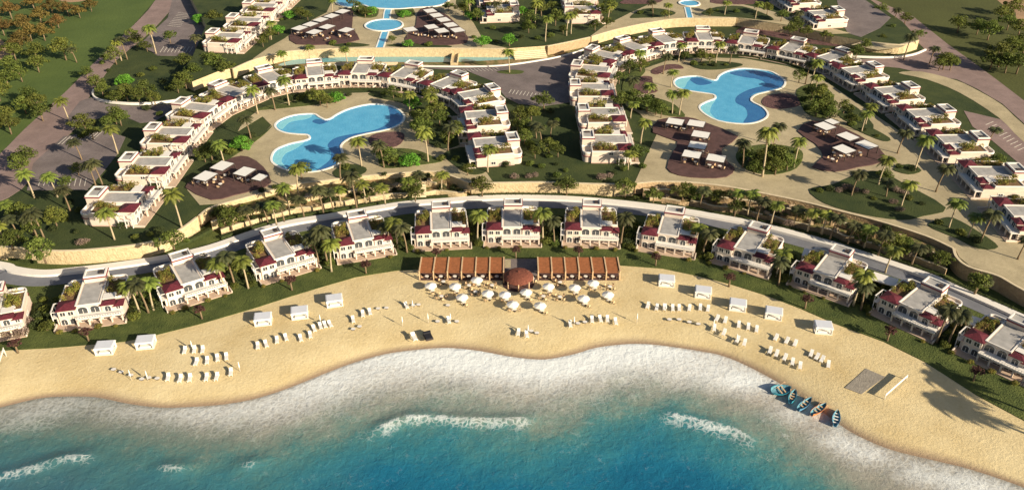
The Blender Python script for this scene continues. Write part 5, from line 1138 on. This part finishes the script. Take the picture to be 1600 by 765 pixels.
# bushes and rocks on ledges
def boulder(seed):
    rg = random.Random(seed); bm = bmesh.new(); bmesh.ops.create_icosphere(bm, subdivisions=2, radius=1)
    for v in bm.verts: v.co *= 1 + rg.uniform(-.22, .22); v.co.z *= .65
    me = bpy.data.meshes.new('boulder'); bm.to_mesh(me); bm.free(); me.materials.append(M['rock']); return me
BMESH = [boulder(i) for i in range(4)]
for side_, fr in (('left', [LED[0], LED[1]]), ('right', [LED[2], LED[3]])):
    its, its2 = [], []
    for w, z in fr:
        for i in range(1, len(w) - 1, 2):
            x, y = w[i]; k = rnd.random()
            dx, dy = rnd.uniform(-1.5, 1.5), rnd.uniform(.8, 3.4)
            if k < .42:
                s = rnd.uniform(.45, 1.05); o = place(SB, i, (x + dx, y + dy, z), k * 20, (s, s, s)); o['category'] = 'shrub'; o['group'] = 'bushes on the %s ledges' % side_; its.append((o, x))
            elif k < .75:
                o = bpy.data.objects.new('boulder', rnd.choice(BMESH)); C.objects.link(o); s = rnd.uniform(.5, 1.3); o.location = (x + dx, y + dy * .6, z + .15); o.scale = (s, s * .8, s); o.rotation_euler.z = k * 30; o['category'] = 'rock'; o['group'] = 'boulders on the %s ledges' % side_; its2.append((o, x))
    for L_, nm in ((its, 'dark bush'), (its2, 'brown boulder')):
        L_.sort(key=lambda t: t[1])
        for i, (o, _) in enumerate(L_): o['label'] = '%s on the stone ledges below the %s plaza, %s from the left' % (nm, side_, ordn(min(i, 48)))
# hedges: low clipped strips as one leafy object each
def hedge(px, z, wd, h, label, rg=random.Random(77)):
    w = spline(W(px, z, closed=False), 4); a = MB(); L = 0; cs = []
    for p, q in zip(w, w[1:]):
        d = math.dist(p, q); n_ = max(1, int(d / (wd * .8)))
        for i in range(n_):
            t = i / n_; cs.append((p[0] + (q[0] - p[0]) * t, p[1] + (q[1] - p[1]) * t, z + h * .45, wd * .62))
    leaf_cloud(a, cs, 42, .16, rg, squash=h / wd); ribbon(a, w, wd * .7, z - .1, z + h * .7); tag(a.build('hedge', 'hedge_leaf'), label, 'hedge')
hedge([(0, 403), (60, 409), (125, 407), (183, 401), (250, 392), (300, 376), (330, 360)], LAWN_Z, 1.5, 1.2, 'dark hedge between the left golden wall and the white road')
hedge([(740, 308), (800, 306), (905, 308), (990, 316), (1033, 320)], LAWN_Z, 1.3, 1.2, 'dark hedge between the middle golden wall and the white road')
hedge([(1040, 322), (1163, 343), (1200, 351), (1297, 377), (1331, 388), (1448, 426), (1488, 444), (1600, 493)], LAWN_Z, 1.4, 1.2, 'long dark hedge along the right stretch of the white road')
hedge([(345, 374), (400, 356), (452, 342), (518, 331), (583, 321), (635, 314), (700, 309)], LAWN_Z, 1.4, 1.3, 'dark hedge along the left stretch of road below the ledges')
hedge([(440, 156), (470, 148), (530, 141), (600, 141), (650, 147), (690, 163)], Z1, .8, .9, 'low hedge before the top villas of the left arc')
hedge([(990, 108), (1040, 92), (1100, 87), (1165, 89), (1230, 101), (1280, 118)], Z1, .8, .9, 'low hedge before the top villas of the right arc')
# bushes filling the lawn strips by arcs
rows = []
for arcv in (larc, rarc):
    for o in arcv:
        ang = o.rotation_euler.z; q = o.location
        for lx, ly in ((-8.6, 3), (8.8, 9)):
            c_, s_ = math.cos(ang), math.sin(ang); rows.append((q.x + lx * c_ - ly * s_, q.y + lx * s_ + ly * c_, arcv is larc))
for sd in (True, False):
    its = []
    for i, (x, y, l_) in enumerate(rows):
        if l_ != sd: continue
        s = rnd.uniform(.7, 1.1); o = place(SB, i, (x, y, Z1), rnd.uniform(0, 6.28), (s, s, s * 1.1)); o['category'] = 'shrub'; o['group'] = 'bushes between arc villas'; its.append((o, x))
    for i, (o, _) in enumerate(its): o['label'] = 'dark bush between villas of the %s arc, %s counted clockwise' % ('left' if sd else 'right', ordn(i))
# the smallest and farthest bushes: one mass of undergrowth
bpy.context.view_layer.update()
shr = [o for o in C.objects if o.parent is None and o.name.startswith('shrub')]
cnt = {}
for o in shr: cnt[o['group']] = cnt.get(o['group'], 0) + 1
print('SHRUBS', cnt)
MERGE = {'bushes between arc villas', 'bushes on the lawns of the upper level', 'bushes on the right ledges', 'bushes on the left ledges', 'bushes on the lawns between the two villa arcs'}
vs, fs, ms, mats_ = [], [], [], []
for o in shr:
    if o['group'] not in MERGE: continue
    for ch in list(o.children):
        mw = o.matrix_world; b = len(vs); vs += [tuple(mw @ v.co) for v in ch.data.vertices]
        nm = ch.data.materials[0].name
        if nm not in mats_: mats_.append(nm)
        for p in ch.data.polygons: fs.append(tuple(b + i for i in p.vertices)); ms.append(mats_.index(nm))
        if o.name not in USED: bpy.data.objects.remove(ch)
        else: ch['gone'] = 1
for o in shr:
    if o['group'] in MERGE:
        if o.name in USED:
            for ch in list(o.children): bpy.data.objects.remove(ch)
            USED.discard(o.name)
        bpy.data.objects.remove(o)
me = bpy.data.meshes.new('undergrowth'); me.from_pydata(vs, [], fs); me.polygons.foreach_set('material_index', ms); me.update()
tag(link('undergrowth', me, mats_), kind='stuff')
# trees behind, beyond the upper edge of the photo, for other viewpoints
for pr in (SG, SF, PALM, PALMD, OB, OL, LI, PL, PK, SB):
    for r_ in pr:
        try: nm_ = r_.name
        except ReferenceError: continue
        if nm_ not in USED:
            for ch in list(r_.children): bpy.data.objects.remove(ch)
            bpy.data.objects.remove(r_)

# ------------------------------------------------------------------ light, world, camera
wd = bpy.data.worlds.new('World'); scene.world = wd; wd.use_nodes = True; nt = wd.node_tree
sky = nt.nodes.new('ShaderNodeTexSky'); sky.sky_type = 'NISHITA'; sky.sun_disc = False; sky.sun_elevation = SUN_EL
sky.sun_rotation = math.atan2(SUN_AZ.x, SUN_AZ.y); sky.dust_density = 1.5
nt.links.new(sky.outputs[0], nt.nodes['Background'].inputs[0]); nt.nodes['Background'].inputs[1].default_value = .05
sl = bpy.data.lights.new('sun', 'SUN'); sl.energy = 5.0; sl.angle = R(.6); sl.color = (1, .865, .65)
so = bpy.data.objects.new('sun', sl); C.objects.link(so)
dirv = Vector((SUN_AZ.x * math.cos(SUN_EL), SUN_AZ.y * math.cos(SUN_EL), math.sin(SUN_EL)))
so.rotation_euler = dirv.to_track_quat('Z', 'Y').to_euler()
cam = bpy.data.cameras.new('camera'); co = bpy.data.objects.new('camera', cam); C.objects.link(co); scene.camera = co
co.location = (0, 0, CH); co.rotation_euler = (math.pi / 2 - CP, 0, 0); cam.sensor_width = 36; cam.lens = 36 * CF / 1600; cam.clip_end = 6000; cam.clip_start = 1
scene.view_settings.view_transform = 'Standard'; scene.view_settings.look = 'None'; scene.view_settings.gamma = 1; scene.view_settings.exposure = .85
scene.cycles.max_bounces = 6; scene.cycles.diffuse_bounces = 3; scene.cycles.use_denoising = True
